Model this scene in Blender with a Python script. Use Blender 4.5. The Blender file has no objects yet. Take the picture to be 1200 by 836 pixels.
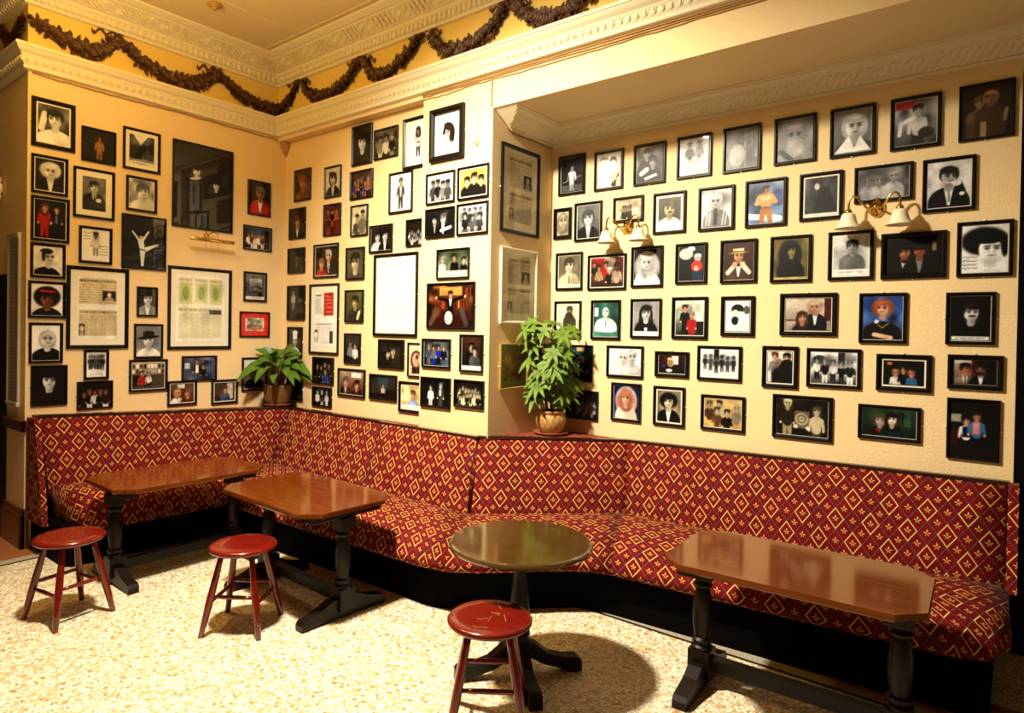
import bpy, bmesh, math, random
import numpy as np
from mathutils import Vector, Matrix
PI = math.pi
S = bpy.context.scene
COL = S.collection

# ---------------------------------------------------------------- camera, world, lamps, exposure
cam = bpy.data.cameras.new('camera'); cam_o = bpy.data.objects.new('camera', cam); COL.objects.link(cam_o)
YAW, PIT, ROL = 0.674, 0.010, -0.017
fw = Vector((-math.sin(YAW)*math.cos(PIT), math.cos(YAW)*math.cos(PIT), -math.sin(PIT)))
rt = Vector((math.cos(YAW), math.sin(YAW), 0)); up = rt.cross(fw)
r2 = rt*math.cos(ROL) - up*math.sin(ROL); u2 = rt*math.sin(ROL) + up*math.cos(ROL)
cam_o.matrix_world = Matrix(((r2.x, u2.x, -fw.x, 5.665), (r2.y, u2.y, -fw.y, -3.716), (r2.z, u2.z, -fw.z, 1.656), (0, 0, 0, 1)))
cam.sensor_width = 36; cam.lens = 764.09/1200*36
cam.shift_x = 17.5/1200; cam.shift_y = -22.76/1200
cam.clip_start = 0.05
S.camera = cam_o
world = bpy.data.worlds.new('world'); S.world = world; world.use_nodes = True
world.node_tree.nodes['Background'].inputs[0].default_value = (1.0, .62, .28, 1)
world.node_tree.nodes['Background'].inputs[1].default_value = 0.012
S.view_settings.view_transform = 'Standard'; S.view_settings.look = 'None'
S.view_settings.gamma = 1; S.view_settings.use_curve_mapping = False
S.view_settings.exposure = 0.5
def lamp(name, kind, loc, aim, power, col, size=.4, sy=None, spot=None, blend=.5, spread=None):
    l = bpy.data.lights.new(name, kind); o = bpy.data.objects.new(name, l); COL.objects.link(o)
    o.location = loc; l.energy = power; l.color = col
    if kind == 'AREA':
        l.size = size
        if sy: l.shape = 'RECTANGLE'; l.size_y = sy
        if spread: l.spread = spread
    else: l.shadow_soft_size = size
    if kind == 'SPOT': l.spot_size = spot; l.spot_blend = blend
    o.rotation_euler = (Vector(aim)-Vector(loc)).to_track_quat('-Z', 'Y').to_euler()
    return o
lamp('ceiling_spot', 'SPOT', (2.85, -2.25, 4.05), (3.05, -.6, .8), 1100, (1, .90, .70), .14, spot=math.radians(128), blend=1.0)
lamp('warm_fill', 'POINT', (1.5, -2.32, 3.70), (0, 0, 0), 62, (1, .60, .15), .15)  # added warm fill for the left wall and ceiling; no lamp hangs here

# ---------------------------------------------------------------- helpers
def lin(c):
    if isinstance(c, (int, float)): c = (c, c, c)
    return tuple(x**2.2 for x in c)
def mat(name, col=(.5, .5, .5), rough=.5, spec=.5, metal=0, coat=0, sheen=0):
    m = bpy.data.materials.new(name); m.use_nodes = True
    b = m.node_tree.nodes['Principled BSDF']
    b.inputs['Base Color'].default_value = (*col, 1); b.inputs['Roughness'].default_value = rough
    b.inputs['Specular IOR Level'].default_value = spec; b.inputs['Metallic'].default_value = metal
    b.inputs['Coat Weight'].default_value = coat; b.inputs['Coat Roughness'].default_value = .08
    b.inputs['Sheen Weight'].default_value = sheen
    return m
class G:
    """small node-graph writer"""
    def __init__(s, m): s.t = m.node_tree; s.n = s.t.nodes; s.b = s.n['Principled BSDF']
    def new(s, k, **kw):
        n = s.n.new(k)
        for a, v in kw.items(): setattr(n, a, v)
        return n
    def ln(s, a, b): s.t.links.new(a, b)
    def m(s, op, a, b=None, c=None):
        n = s.new('ShaderNodeMath', operation=op)
        for i, v in enumerate((a, b, c)):
            if v is None: continue
            if isinstance(v, (int, float)): n.inputs[i].default_value = v
            else: s.ln(v, n.inputs[i])
        return n.outputs[0]
    def mix(s, f, a, b):
        n = s.new('ShaderNodeMix', data_type='RGBA')
        if isinstance(f, (int, float)): n.inputs[0].default_value = f
        else: s.ln(f, n.inputs[0])
        for i, v in ((6, a), (7, b)):
            if isinstance(v, tuple): n.inputs[i].default_value = (*v, 1)
            else: s.ln(v, n.inputs[i])
        return n.outputs[2]
    def obj(s): return s.new('ShaderNodeTexCoord').outputs['Object']
    def pos(s): return s.new('ShaderNodeNewGeometry').outputs['Position']
    def noise(s, vec, scale, detail=3, rough=.5):
        n = s.new('ShaderNodeTexNoise'); s.ln(vec, n.inputs['Vector'])
        n.inputs['Scale'].default_value = scale; n.inputs['Detail'].default_value = detail; n.inputs['Roughness'].default_value = rough
        return n.outputs['Fac']
    def ramp(s, f, stops):
        n = s.new('ShaderNodeValToRGB'); s.ln(f, n.inputs[0]); e = n.color_ramp.elements
        while len(e) < len(stops): e.new(.5)
        for q, (p, c) in zip(e, stops): q.position = p; q.color = (*c, 1)
        return n.outputs[0]
    def bump(s, h, strength, dist):
        n = s.new('ShaderNodeBump'); n.inputs['Strength'].default_value = strength; n.inputs['Distance'].default_value = dist
        s.ln(h, n.inputs['Height']); s.ln(n.outputs[0], s.b.inputs['Normal'])
    def col(s, c): s.ln(c, s.b.inputs['Base Color'])

def obj(name, bm, m, parent=None, smooth=False, loc=None):
    me = bpy.data.meshes.new(name); bm.to_mesh(me); bm.free()
    for q in (m if isinstance(m, (list, tuple)) else [m]): me.materials.append(q)
    if smooth: me.polygons.foreach_set('use_smooth', [True]*len(me.polygons))
    o = bpy.data.objects.new(name, me); COL.objects.link(o)
    if parent: o.parent = parent
    if loc is not None: o.location = loc
    return o
def tag(o, label, cat, group=None):
    o['label'] = label; o['category'] = cat
    if group: o['group'] = group
    return o
def thing(name, label, cat, loc=(0, 0, 0), rz=0, group=None):
    o = bpy.data.objects.new(name, None); COL.objects.link(o); o.empty_display_size = .05
    o.location = loc; o.rotation_euler = (0, 0, rz)
    return tag(o, label, cat, group)
def struct(o): o['kind'] = 'structure'; return o
def box(bm, x0, y0, z0, x1, y1, z1):
    v = [bm.verts.new(p) for p in ((x0,y0,z0),(x1,y0,z0),(x1,y1,z0),(x0,y1,z0),(x0,y0,z1),(x1,y0,z1),(x1,y1,z1),(x0,y1,z1))]
    for f in ((3,2,1,0),(4,5,6,7),(0,1,5,4),(1,2,6,5),(2,3,7,6),(3,0,4,7)): bm.faces.new([v[i] for i in f])
    return v
def bx(*boxes, bevel=0):
    bm = bmesh.new()
    for b in boxes: box(bm, *b)
    if bevel: bmesh.ops.bevel(bm, geom=bm.edges[:], offset=bevel, segments=2, affect='EDGES', profile=.5)
    return bm
def lathe(bm, prof, seg=24, c=(0, 0, 0), rot=0, cap=True):
    rings = []
    for r, z in prof:
        rings.append([bm.verts.new((c[0]+r*math.cos(rot+2*PI*k/seg), c[1]+r*math.sin(rot+2*PI*k/seg), c[2]+z)) for k in range(seg)])
    for a, b in zip(rings, rings[1:]):
        for k in range(seg): bm.faces.new((a[k], a[(k+1) % seg], b[(k+1) % seg], b[k]))
    if cap: bm.faces.new(rings[0][::-1]); bm.faces.new(rings[-1])
    return rings
def tube(bm, pts, rad, seg=8, cap=True):
    pts = [Vector(p) for p in pts]; n = len(pts)
    rad = rad if isinstance(rad, (list, tuple)) else [rad]*n
    rings = []; ref = None
    for i, p in enumerate(pts):
        d = (pts[min(i+1, n-1)]-pts[max(i-1, 0)]).normalized()
        if ref is None: ref = d.orthogonal().normalized()
        ref = (ref-d*ref.dot(d)).normalized(); b = d.cross(ref)
        rings.append([bm.verts.new(p+(ref*math.cos(2*PI*k/seg)+b*math.sin(2*PI*k/seg))*rad[i]) for k in range(seg)])
    for a, b in zip(rings, rings[1:]):
        for k in range(seg): bm.faces.new((a[k], a[(k+1) % seg], b[(k+1) % seg], b[k]))
    if cap: bm.faces.new(rings[0][::-1]); bm.faces.new(rings[-1])
def smooth_path(P, n=8):
    P = [Vector(p) for p in P]; out = []
    for i in range(len(P)-1):
        a, b, c, d = P[max(i-1, 0)], P[i], P[i+1], P[min(i+2, len(P)-1)]
        for k in range(n):
            t = k/n
            out.append(.5*((2*b)+(c-a)*t+(2*a-5*b+4*c-d)*t*t+(3*b-a-3*c+d)*t**3))
    return out+[P[-1]]
def sweep(bm, prof, path, nrm, step=None, mod=None, start=None):
    """profile (offset, z) swept along a plan polyline with mitred corners; nrm = room-side normal of each segment"""
    P = [Vector((*p, 0)) for p in path]; N = [Vector((*n, 0)) for n in nrm]; secs = []
    s = 0
    for i in range(len(P)-1):
        m0 = N[i] if i == 0 else (N[i-1]+N[i])/(1+N[i-1].dot(N[i]))
        m1 = N[i] if i == len(P)-2 else (N[i]+N[i+1])/(1+N[i].dot(N[i+1]))
        L = (P[i+1]-P[i]).length; k = max(1, int(L/step)) if step else 1
        for j in range(k+1):
            if i and j == 0: continue
            t = j/k; mm = m0*(1-t)+m1*t; c = P[i]+(P[i+1]-P[i])*t; d = (P[i+1]-P[i]).normalized(); row = []
            for q, (o, z) in enumerate(prof):
                oo = o+(mod(s+t*L, q) if mod else 0)
                p = c+mm*oo
                if start and i == 0: p = p+d*start(q)*(1-t)
                row.append(bm.verts.new((p.x, p.y, z)))
            secs.append(row)
        s += L
    for a, b in zip(secs, secs[1:]):
        for q in range(len(prof)-1): bm.faces.new((a[q], b[q], b[q+1], a[q+1]))
    for e in (secs[0], secs[-1]):
        try: bm.faces.new(e)
        except ValueError: pass
    bmesh.ops.recalc_face_normals(bm, faces=bm.faces[:])
def loft(bm, rows, uoff=0, caps=True, closed=True, usec=2):
    """rows of matching cross sections; uv in metres (u along the rows, v down the section)"""
    uv = bm.loops.layers.uv.verify(); R = []; U = []
    u = uoff
    for i, r in enumerate(rows):
        if i: u += (Vector(r[usec])-Vector(rows[i-1][usec])).length
        U.append(u); R.append([bm.verts.new(p) for p in r])
    n = len(rows[0]); V = []
    for r in rows:
        v = [0]
        for q in range(1, n): v.append(v[-1]+(Vector(r[q])-Vector(r[q-1])).length)
        V.append(v+[v[-1]])
    for i in range(len(R)-1):
        for q in range(n if closed else n-1):
            q2 = (q+1) % n
            f = bm.faces.new((R[i][q], R[i+1][q], R[i+1][q2], R[i][q2]))
            for l, w in zip(f.loops, ((U[i], V[i][q]), (U[i+1], V[i+1][q]), (U[i+1], V[i+1][q+1]), (U[i], V[i][q+1]))): l[uv].uv = (w[0], -w[1])
    if caps and closed:
        for k in (0, -1):
            f = bm.faces.new(R[k])
            a = Vector(rows[k][0])
            for l in f.loops:
                d = l.vert.co-a; l[uv].uv = (U[k]+math.hypot(d.x, d.y), d.z)
    bmesh.ops.recalc_face_normals(bm, faces=bm.faces[:])

# ---------------------------------------------------------------- materials
def plaster(name, col, bump=.35, mottle=.12):
    m = mat(name, col, .75, .25); g = G(m); p = g.pos()
    n = g.noise(p, 2.5, 4); dk = tuple(c*(1-mottle) for c in col)
    g.col(g.mix(n, dk, col))
    g.bump(g.noise(p, 75, 4, .6), bump, .01)
    return m
M_wall = plaster('cream_stippled_paint', (.86, .65, .35))
M_frieze = plaster('yellow_frieze_paint', (.84, .60, .16), .1)
M_ceil = plaster('aged_ceiling_paint', (.80, .66, .38), .15)
M_corn = mat('cream_cornice_paint', (.80, .72, .50), .5, .4)
g = G(M_corn); g.bump(g.noise(g.pos(), 60, 3), .12, .01)
def wood(name, c1, c2, rough=.25, coat=.6, scale=(3, 30, 30)):
    m = mat(name, c1, rough, .5, 0, coat); g = G(m)
    mp = g.new('ShaderNodeMapping'); mp.inputs['Scale'].default_value = scale; g.ln(g.obj(), mp.inputs[0])
    n = g.noise(mp.outputs[0], 2.2, 6, .6)
    g.col(g.ramp(n, [(.3, c1), (.7, c2)]))
    return m
M_stool = wood('red_mahogany_varnish', (.105, .0045, .002), (.165, .008, .0035), .2, .45)
M_top = wood('table_top_varnish', (.075, .0135, .0017), (.15, .032, .004), .11, .16, (2, 26, 26))
M_round = wood('dark_round_top_varnish', (.05, .022, .005), (.075, .034, .008), .12, .6)
M_dark = wood('dark_table_timber', (.005, .0016, .001), (.009, .003, .0016), .4, .0)
M_rail = wood('dark_rail_timber', (.018, .005, .003), (.03, .009, .005), .3, .5)
M_skirt = wood('brown_skirting_varnish', (.09, .022, .008), (.13, .035, .012), .3, .4)
M_black = mat('black_plinth_paint', (.0015, .001, .001), .8, .06)
M_opening = mat('opening_shade_black', (.002, .002, .002), .8, .05)  # flat black that stands in for the darkness of the opening
M_frame = mat('black_frame_lacquer', (.003, .0025, .0025), .3, .28)
M_mount = mat('cream_mount_board', (.80, .76, .62), .8, .2)
M_brass = mat('polished_brass', (.75, .48, .12), .18, .5, 1)
M_clip = mat('screw_clip_metal', (.85, .82, .72), .35, .5, .6)
M_cable = mat('brown_cable_sheath', (.42, .24, .08), .6, .3)
M_shade = mat('alabaster_glass', (.86, .78, .56), .25, .5, 0, .3)
M_print = mat('photographic_print', (.5, .5, .5), .4, .3); g = G(M_print)
at_ = g.new('ShaderNodeAttribute', attribute_name='ink'); g.col(at_.outputs['Color'])
M_glass = bpy.data.materials.new('picture_glass'); M_glass.use_nodes = True
t = M_glass.node_tree; t.nodes.clear()
o_ = t.nodes.new('ShaderNodeOutputMaterial'); mx = t.nodes.new('ShaderNodeMixShader'); tr = t.nodes.new('ShaderNodeBsdfTransparent'); gl = t.nodes.new('ShaderNodeBsdfGlossy')
gl.inputs['Roughness'].default_value = .03
ge = t.nodes.new('ShaderNodeNewGeometry'); dp = t.nodes.new('ShaderNodeVectorMath'); dp.operation = 'DOT_PRODUCT'; t.links.new(ge.outputs['Incoming'], dp.inputs[0]); t.links.new(ge.outputs['Normal'], dp.inputs[1])
ch = [t.nodes.new('ShaderNodeMath') for _ in range(4)]      # Schlick reflectance, the same from either face of the pane
for q, (op, v) in zip(ch, (('ABSOLUTE', 0), ('SUBTRACT', 1), ('POWER', 5), ('MULTIPLY_ADD', .9))): q.operation = op
t.links.new(dp.outputs['Value'], ch[0].inputs[0]); ch[1].inputs[0].default_value = 1; t.links.new(ch[0].outputs[0], ch[1].inputs[1])
t.links.new(ch[1].outputs[0], ch[2].inputs[0]); ch[2].inputs[1].default_value = 5; t.links.new(ch[2].outputs[0], ch[3].inputs[0]); ch[3].inputs[1].default_value = .9; ch[3].inputs[2].default_value = .035
t.links.new(ch[3].outputs[0], mx.inputs[0]); t.links.new(tr.outputs[0], mx.inputs[1]); t.links.new(gl.outputs[0], mx.inputs[2]); t.links.new(mx.outputs[0], o_.inputs[0])

def fabric():
    m = mat('red_diamond_moquette', (.2, .01, .01), .85, .12, 0, 0, .02); g = G(m); W_, H_ = .092, .124
    m.node_tree.nodes['Principled BSDF'].inputs['Sheen Roughness'].default_value = .4
    m.node_tree.nodes['Principled BSDF'].inputs['Sheen Tint'].default_value = (1, .75, .7, 1)
    uvn = g.new('ShaderNodeUVMap'); sp = g.new('ShaderNodeSeparateXYZ'); g.ln(uvn.outputs[0], sp.inputs[0])
    u, v = g.m('DIVIDE', sp.outputs[0], W_), g.m('DIVIDE', sp.outputs[1], H_)
    p, q = g.m('ADD', u, v), g.m('SUBTRACT', u, v)
    fp, fq = g.m('FLOOR', p), g.m('FLOOR', q)
    a, b = g.m('SUBTRACT', g.m('SUBTRACT', p, fp), .5), g.m('SUBTRACT', g.m('SUBTRACT', q, fq), .5)
    mxab = g.m('MAXIMUM', g.m('ABSOLUTE', a), g.m('ABSOLUTE', b)); e = g.m('SUBTRACT', .5, mxab)
    ev = lambda x: g.m('LESS_THAN', g.m('FLOORED_MODULO', x, 2.0), .5)
    outl = g.m('MULTIPLY', ev(fp), ev(fq))
    line = g.m('MULTIPLY', outl, g.m('LESS_THAN', e, .062))
    # dotted seam between the cells
    along = g.m('MINIMUM', g.m('ABSOLUTE', a), g.m('ABSOLUTE', b))
    dots = g.m('GREATER_THAN', g.m('SINE', g.m('MULTIPLY', along, 44.0)), .1)
    seam = g.m('LESS_THAN', e, .036)
    # small five-petalled sprig
    du, dv = g.m('MULTIPLY', g.m('ADD', a, b), .5*W_), g.m('MULTIPLY', g.m('SUBTRACT', a, b), .5*H_)
    r = g.m('SQRT', g.m('ADD', g.m('MULTIPLY', du, du), g.m('MULTIPLY', dv, dv)))
    th = g.m('ARCTAN2', du, g.m('ADD', dv, .004))
    pet = g.m('ABSOLUTE', g.m('COSINE', g.m('MULTIPLY', th, 2.5)))
    lim = g.m('MULTIPLY_ADD', g.m('POWER', pet, 2.4),   .0170, .0010)
    spr = g.m('MULTIPLY', g.m('LESS_THAN', r, lim), g.m('GREATER_THAN', r, .0040))
    nz = g.noise(g.obj(), 9, 3)
    base = g.ramp(nz, [(.3, (.10, .0014, .0012)), (.7, (.155, .0024, .0018))])
    c = g.mix(seam, base, (.05, .010, .016))
    c = g.mix(g.m('MULTIPLY', seam, dots), c, (.10, .085, .095))
    c = g.mix(spr, c, (.60, .32, .09))
    c = g.mix(line, c, (.74, .48, .10))
    g.col(c)
    g.bump(g.m('MULTIPLY', g.m('MAXIMUM', line, spr), .5), .25, .004)
    return m
M_fab = fabric()
M_ledge = mat('mottled_red_ledge_cloth', (.2, .03, .02), .85, .2); g = G(M_ledge)
g.col(g.ramp(g.noise(g.obj(), 60, 4, .7), [(.35, (.10, .010, .008)), (.55, (.26, .045, .02)), (.72, (.5, .2, .06))]))

def terrazzo():
    m = mat('cream_terrazzo', (.7, .6, .4), .35, .4); g = G(m); p = g.pos()
    mp = g.new('ShaderNodeMapping'); g.ln(p, mp.inputs[0]); mp.inputs['Scale'].default_value = (1, 1, .0)
    w = g.noise(mp.outputs[0], 30, 2); 
    v = g.new('ShaderNodeTexVoronoi'); g.ln(mp.outputs[0], v.inputs['Vector']); v.inputs['Scale'].default_value = 62
    d = g.new('ShaderNodeTexVoronoi', feature='DISTANCE_TO_EDGE'); g.ln(mp.outputs[0], d.inputs['Vector']); d.inputs['Scale'].default_value = 62
    sp = g.new('ShaderNodeSeparateColor'); g.ln(v.outputs['Color'], sp.inputs[0])
    chip = g.ramp(sp.outputs[0], [(0, (.86, .80, .62)), (.45, (.92, .88, .74)), (.62, (.62, .50, .30)), (.74, (.72, .42, .16)), (.86, (.42, .22, .07)), (.90, (.70, .62, .42)), (1, (.35, .27, .16))])
    for k in range(1): chip.node.color_ramp.interpolation = 'CONSTANT'
    big = g.new('ShaderNodeTexVoronoi'); g.ln(mp.outputs[0], big.inputs['Vector']); big.inputs['Scale'].default_value = 24
    sb = g.new('ShaderNodeSeparateColor'); g.ln(big.outputs['Color'], sb.inputs[0])
    bigm = g.m('MULTIPLY', g.m('GREATER_THAN', sb.outputs[1], .86), g.m('LESS_THAN', big.outputs['Distance'], .32))
    c = g.mix(bigm, chip, (.62, .30, .08))
    c = g.mix(g.m('LESS_THAN', d.outputs['Distance'], .07), c, (.44, .36, .22))
    g.col(c); return m
M_floor = terrazzo()
M_strip = mat('grey_floor_strip', (.36, .32, .24), .5, .3)
g = G(M_strip); g.col(g.ramp(g.noise(g.pos(), 120, 3), [(.35, (.28, .25, .18)), (.65, (.46, .41, .30))]))
M_line = mat('black_inlay', (.01, .01, .01), .4, .4)
M_brownf = mat('brown_floor_border', (.3, .1, .03), .5, .3)
g = G(M_brownf); g.col(g.ramp(g.noise(g.pos(), 150, 3), [(.35, (.20, .06, .02)), (.65, (.38, .15, .05))]))

for m_, v_ in ((M_dark, .22), (M_top, .28), (M_black, .05), (M_rail, .3), (M_round, .4), (M_stool, .4)): m_.node_tree.nodes['Principled BSDF'].inputs['Specular IOR Level'].default_value = v_
for m_, c_ in ((M_top, (1, .60, .26, 1)), (M_round, (1, .82, .42, 1))): m_.node_tree.nodes['Principled BSDF'].inputs['Specular Tint'].default_value = c_
M_top.node_tree.nodes['Principled BSDF'].inputs['Specular IOR Level'].default_value = .5; M_top.node_tree.nodes['Principled BSDF'].inputs['Coat Weight'].default_value = .04

# ---------------------------------------------------------------- room shell
D, YC, XP1, XP2, LA, ZC = .09, .68, 1.995, 2.696, 2.144, 4.17
struct(obj('floor', bx((-2.5, -7.5, -.1, 8.5, 1.0, 0)), M_floor))
struct(obj('trim_1', bx((3.55, -.34, -.01, 7.5, -.322, .002)), M_line))
struct(obj('trim_2', bx((3.55, -.322, -.01, 7.5, -.25, .0015)), M_strip))
struct(obj('trim_3', bx((3.55, -.25, -.01, 7.5, .0, .001)), M_brownf))
struct(obj('trim_4', bx((.29, -7.5, -.01, .31, -.9, .002)), M_line))
struct(obj('trim_5', bx((.20, -7.5, -.01, .29, -.9, .0015)), M_strip))
struct(obj('trim_6', bx((-2.5, -7.5, -.01, .20, -.9, .001)), M_brownf))
struct(obj('wall_left', bx((-.12, -LA, 0, 0, .12, ZC)), M_wall))
struct(obj('wall_front_left', bx((-.42, -LA, 0, -.12, -LA+.1, ZC), (-2.5, -LA, 2.035, -.42, -LA+.1, ZC), (-2.5, -LA, 0, -1.35, -LA+.1, 2.035)), M_wall))
d1 = struct(obj('door_1', bx((-1.35, -LA+.02, 0, -.42, -LA+.07, 2.035), (-1.25, -LA+.012, 1.15, -.55, -LA+.03, 1.9), (-1.25, -LA+.012, .2, -.55, -LA+.03, 1.0), bevel=.006), mat('dark_door_varnish', (.012, .004, .003), .4, .3)))
struct(obj('wall_back', bx((0, 0, 0, XP1, .12, 3.46)), M_wall))
struct(obj('wall_pilaster', bx((XP1, -D, 0, XP2, .8, 3.46)), M_wall))
struct(obj('wall_beam', bx((-.1, -D, 3.46, 7.8, .9, ZC), (XP2, -D, 3.25, 7.8, -D+.04, 3.46)), M_wall))
struct(obj('wall_recess', bx((XP2, YC, 0, 5.66, YC+.12, 3.25)), M_wall))
struct(obj('unlit_opening', bx((5.66, YC-.01, 0, 7.8, YC+.12, 3.06), (5.75, YC-.02, .2, 6.6, YC, 2.9)), M_opening))  # black sheet put where the opening past the wall end is only dark
struct(obj('wall_recess_end', bx((5.66, YC, 3.06, 7.8, YC+.12, 3.25)), M_wall))
struct(obj('ceiling_recess', bx((XP2, -D+.04, 3.25, 7.8, .9, 3.30)), M_ceil))
struct(obj('ceiling', bx((-2.5, -7.5, ZC, 7.8, .9, ZC+.1)), M_ceil))
# frieze band between the two cornices
struct(obj('trim_7', bx((-.2, -D-.004, 3.64, 7.8, -D, 3.98)), M_frieze))
struct(obj('trim_8', bx((0, -LA-.004, 3.64, .004, -D, 3.98), (-2.5, -LA-.004, 3.64, 0, -LA, 3.98)), M_frieze))
path = [(-2.3, -LA), (0, -LA), (0, -D), (7.8, -D)]; nr = [(0, -1), (1, 0), (0, -1)]
prof = [(0, 3.49), (.036, 3.498), (.040, 3.506), (.040, 3.516), (.034, 3.521), (.040, 3.531), (.044, 3.536), (.052, 3.548), (.056, 3.560), (.056, 3.572), (.054, 3.580), (.060, 3.586), (.060, 3.594), (.068, 3.600), (.082, 3.612), (.092, 3.630), (.094, 3.636), (.102, 3.638), (.104, 3.655), (.096, 3.664), (0, 3.668)]
def eggs(s, q):
    if 7 <= q <= 9: return .013*(abs(math.sin(PI*s/.055))-.5)+.004*math.sin(2*PI*s/.0275+q)
    return 0
bm = bmesh.new(); sweep(bm, prof, path, nr, .0105, eggs); struct(obj('trim_9', bm, M_corn))
prof2 = [(0, 3.968), (.034, 3.972), (.040, 3.985), (.036, 3.992), (.055, 4.0), (.062, 4.012), (.064, 4.026), (.062, 4.036), (.075, 4.042), (.085, 4.050), (.088, 4.062), (.105, 4.068), (.125, 4.078), (.15, 4.092), (.175, 4.108), (.198, 4.122), (.215, 4.128), (.225, 4.136), (.24, 4.138), (.262, 4.148), (.285, 4.160), (.29, 4.172)]
def leafs(s, q):
    if 4 <= q <= 7: return .020*(abs(math.sin(PI*s/.05))-.5)
    if 12 <= q <= 15: return .016*math.sin(2*PI*s/.16+2.1*q)*math.cos(2*PI*s/.08)+.009*math.sin(2*PI*s/.047+2.6*q)
    return 0
bm = bmesh.new(); sweep(bm, prof2, path, nr, .011, leafs); struct(obj('trim_10', bm, M_corn))
prof3 = [(0, 3.135), (.022, 3.138), (.026, 3.148), (.020, 3.152), (.034, 3.158), (.055, 3.166), (.075, 3.175), (.095, 3.184), (.115, 3.192), (.13, 3.200), (.14, 3.205), (.15, 3.207), (.155, 3.216), (.17, 3.222), (.188, 3.232), (.19, 3.240), (.205, 3.242), (.207, 3.252), (0, 3.252)]
def leaf3(s, q):
    if 4 <= q <= 10: return .015*math.sin(2*PI*s/.13+.9*q)*math.sin(2*PI*s/.06-q)+.004*math.sin(2*PI*s/.033+2*q)
    return 0
bm = bmesh.new(); sweep(bm, prof3, [(XP2, -D+.005), (XP2, YC), (7.8, YC)], [(1, 0), (0, -1)], .011, leaf3, lambda q: (3.252-prof3[q][1])/.117*.2)
struct(obj('trim_11', bm, M_corn))
# raised conduit on the pilaster and small corner corbel
bm = bmesh.new(); tube(bm, smooth_path([(2.10, -D, 3.425), (2.42, -D, 3.42), (2.52, -D, 3.39), (2.555, -D, 3.30), (2.56, -D, 3.04)], 6), .007); struct(obj('trim_12', bm, M_wall, smooth=True))
bm = bmesh.new()
for k, (r, z) in enumerate([(.075, 3.462), (.065, 3.45), (.07, 3.435), (.055, 3.42), (.06, 3.405), (.04, 3.385), (.045, 3.37), (.018, 3.35), (.004, 3.33)]): pass
lathe(bm, [(.004, 3.33), (.018, 3.35), (.045, 3.37), (.04, 3.385), (.06, 3.405), (.055, 3.42), (.07, 3.435), (.065, 3.45), (.075, 3.462)], 16, (.005, -.005, 0)); struct(obj('trim_13', bm, M_cable, smooth=True))
# ceiling seams
struct(obj('trim_14', bx((.80, -4, ZC-.006, .815, -.42, ZC+.01), (.22, -.43, ZC-.006, 3.5, -.415, ZC+.01)), M_ceil))
# dado rail and skirting on the left pier
def around(z0, z1, t): return ((-.42, -LA-t, z0, t, -LA, z1), (0, -LA-t, z0, t, -LA+.02, z1))
struct(obj('trim_15', bx(*around(.855, .925, .022), *around(.915, .94, .034), bevel=.004), M_skirt))
struct(obj('baseboard_left', bx(*around(0, .25, .03), *around(.25, .29, .02), bevel=.004), M_skirt))

# ---------------------------------------------------------------- banquette (one long built-in upholstered bench)
def V(*a): return Vector(a)
T = dict(N0=V(.17, -2.10, .982), K1=V(.27, -.105, .888), KM=V(1.62, -.115, .890), K2=V(2.64, -.118, .884), K3=V(3.45, .60, .866), N5=V(5.635, .62, .902))
J = dict(N0=V(.30, -2.08, .47), K1=V(.43, -.36, .405), KM=V(1.68, -.375, .395), K2=V(2.79, -.37, .39), K3=V(3.57, .375, .39), N5=V(5.635, .43, .40))
bench = thing('banquette', 'long red diamond-patterned upholstered wall bench running round the corner under the pictures', 'bench', (1.5, -.5, 0))
def bpart(name, bm, m, smooth=False, par=None):
    o = obj(name, bm, m, par or bench, smooth)
    if par is None: o.matrix_parent_inverse = Matrix.Translation((-1.5, .5, 0))
    return o
def panel(a, b, off=0, uoff=0, inset=(0, 0)):
    d = (T[b]-T[a]); d.z = 0; d.normalize(); n = V(d.y, -d.x, 0)
    rows = []; K = 12
    for k in range(K+1):
        t = k/K
        tt = inset[0]+(1-inset[0]-inset[1])*t
        Tp = T[a].lerp(T[b], tt)+n*off; Jp = J[a].lerp(J[b], tt)+n*off
        edge = min(1, min(t, 1-t)*K*.45+.3) if off else min(1, min(t, 1-t)*K*.8+.5)
        r = [Tp-n*.05+V(0, 0, -.004), Tp-n*.02+V(0, 0, -.001), Tp+n*.004*edge+V(0, 0, -.006)]
        for q in range(1, 10):
            w = q/10; r.append(Tp.lerp(Jp, w)+n*(.022*math.sin(PI*w)**.6*edge+.004))
        r += [Jp+n*.004, Jp+V(0, 0, -.06), Jp-n*.06+V(0, 0, -.06)]
        rows.append(r)
    bm = bmesh.new(); loft(bm, rows, uoff); return bm
bpart('backrest', panel('N0', 'K1', 0, 0, (0, -.02)), M_fab, True)
bpart('backrest', panel('K1', 'KM', -.004, .02, (-.03, -.01)), M_fab, True)
bpart('backrest', panel('KM', 'K2', .042, .05), M_fab, True)
bpart('backrest', panel('K2', 'K3', 0, .04, (0, -.03)), M_fab, True)
bpart('backrest', panel('K3', 'N5', 0, .0, (-.02, 0)), M_fab, True)
def seat(Js, Fs, uoff=0, vtop=0):
    rows = []
    for j, f in zip(Js, Fs):
        j = V(*j); f = V(*f); h = f-j; h.z = 0; Dp = h.length; h.normalize(); r = []
        zl = f.z; zt = j.z
        for s_, z in ((-.04, zt-.02), (.0, zt+.005), (.08, zt+.022), (.25, zt+.034), (.45, zt+.036), (.60, zt+.030), (.72, zt+.018), (.82, zt-.002), (.90, zt-.030), (.955, zt-.062), (.985, zt-.092), (.99, zt-.112), (.975, zl+.010), (.94, zl-.008), (.86, zl-.014), (.0, zl-.014)):
            p = j+h*(Dp*s_); r.append((p.x, p.y, z))
        rows.append(r)
    bm = bmesh.new(); loft(bm, rows, uoff, usec=4); return bm
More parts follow.
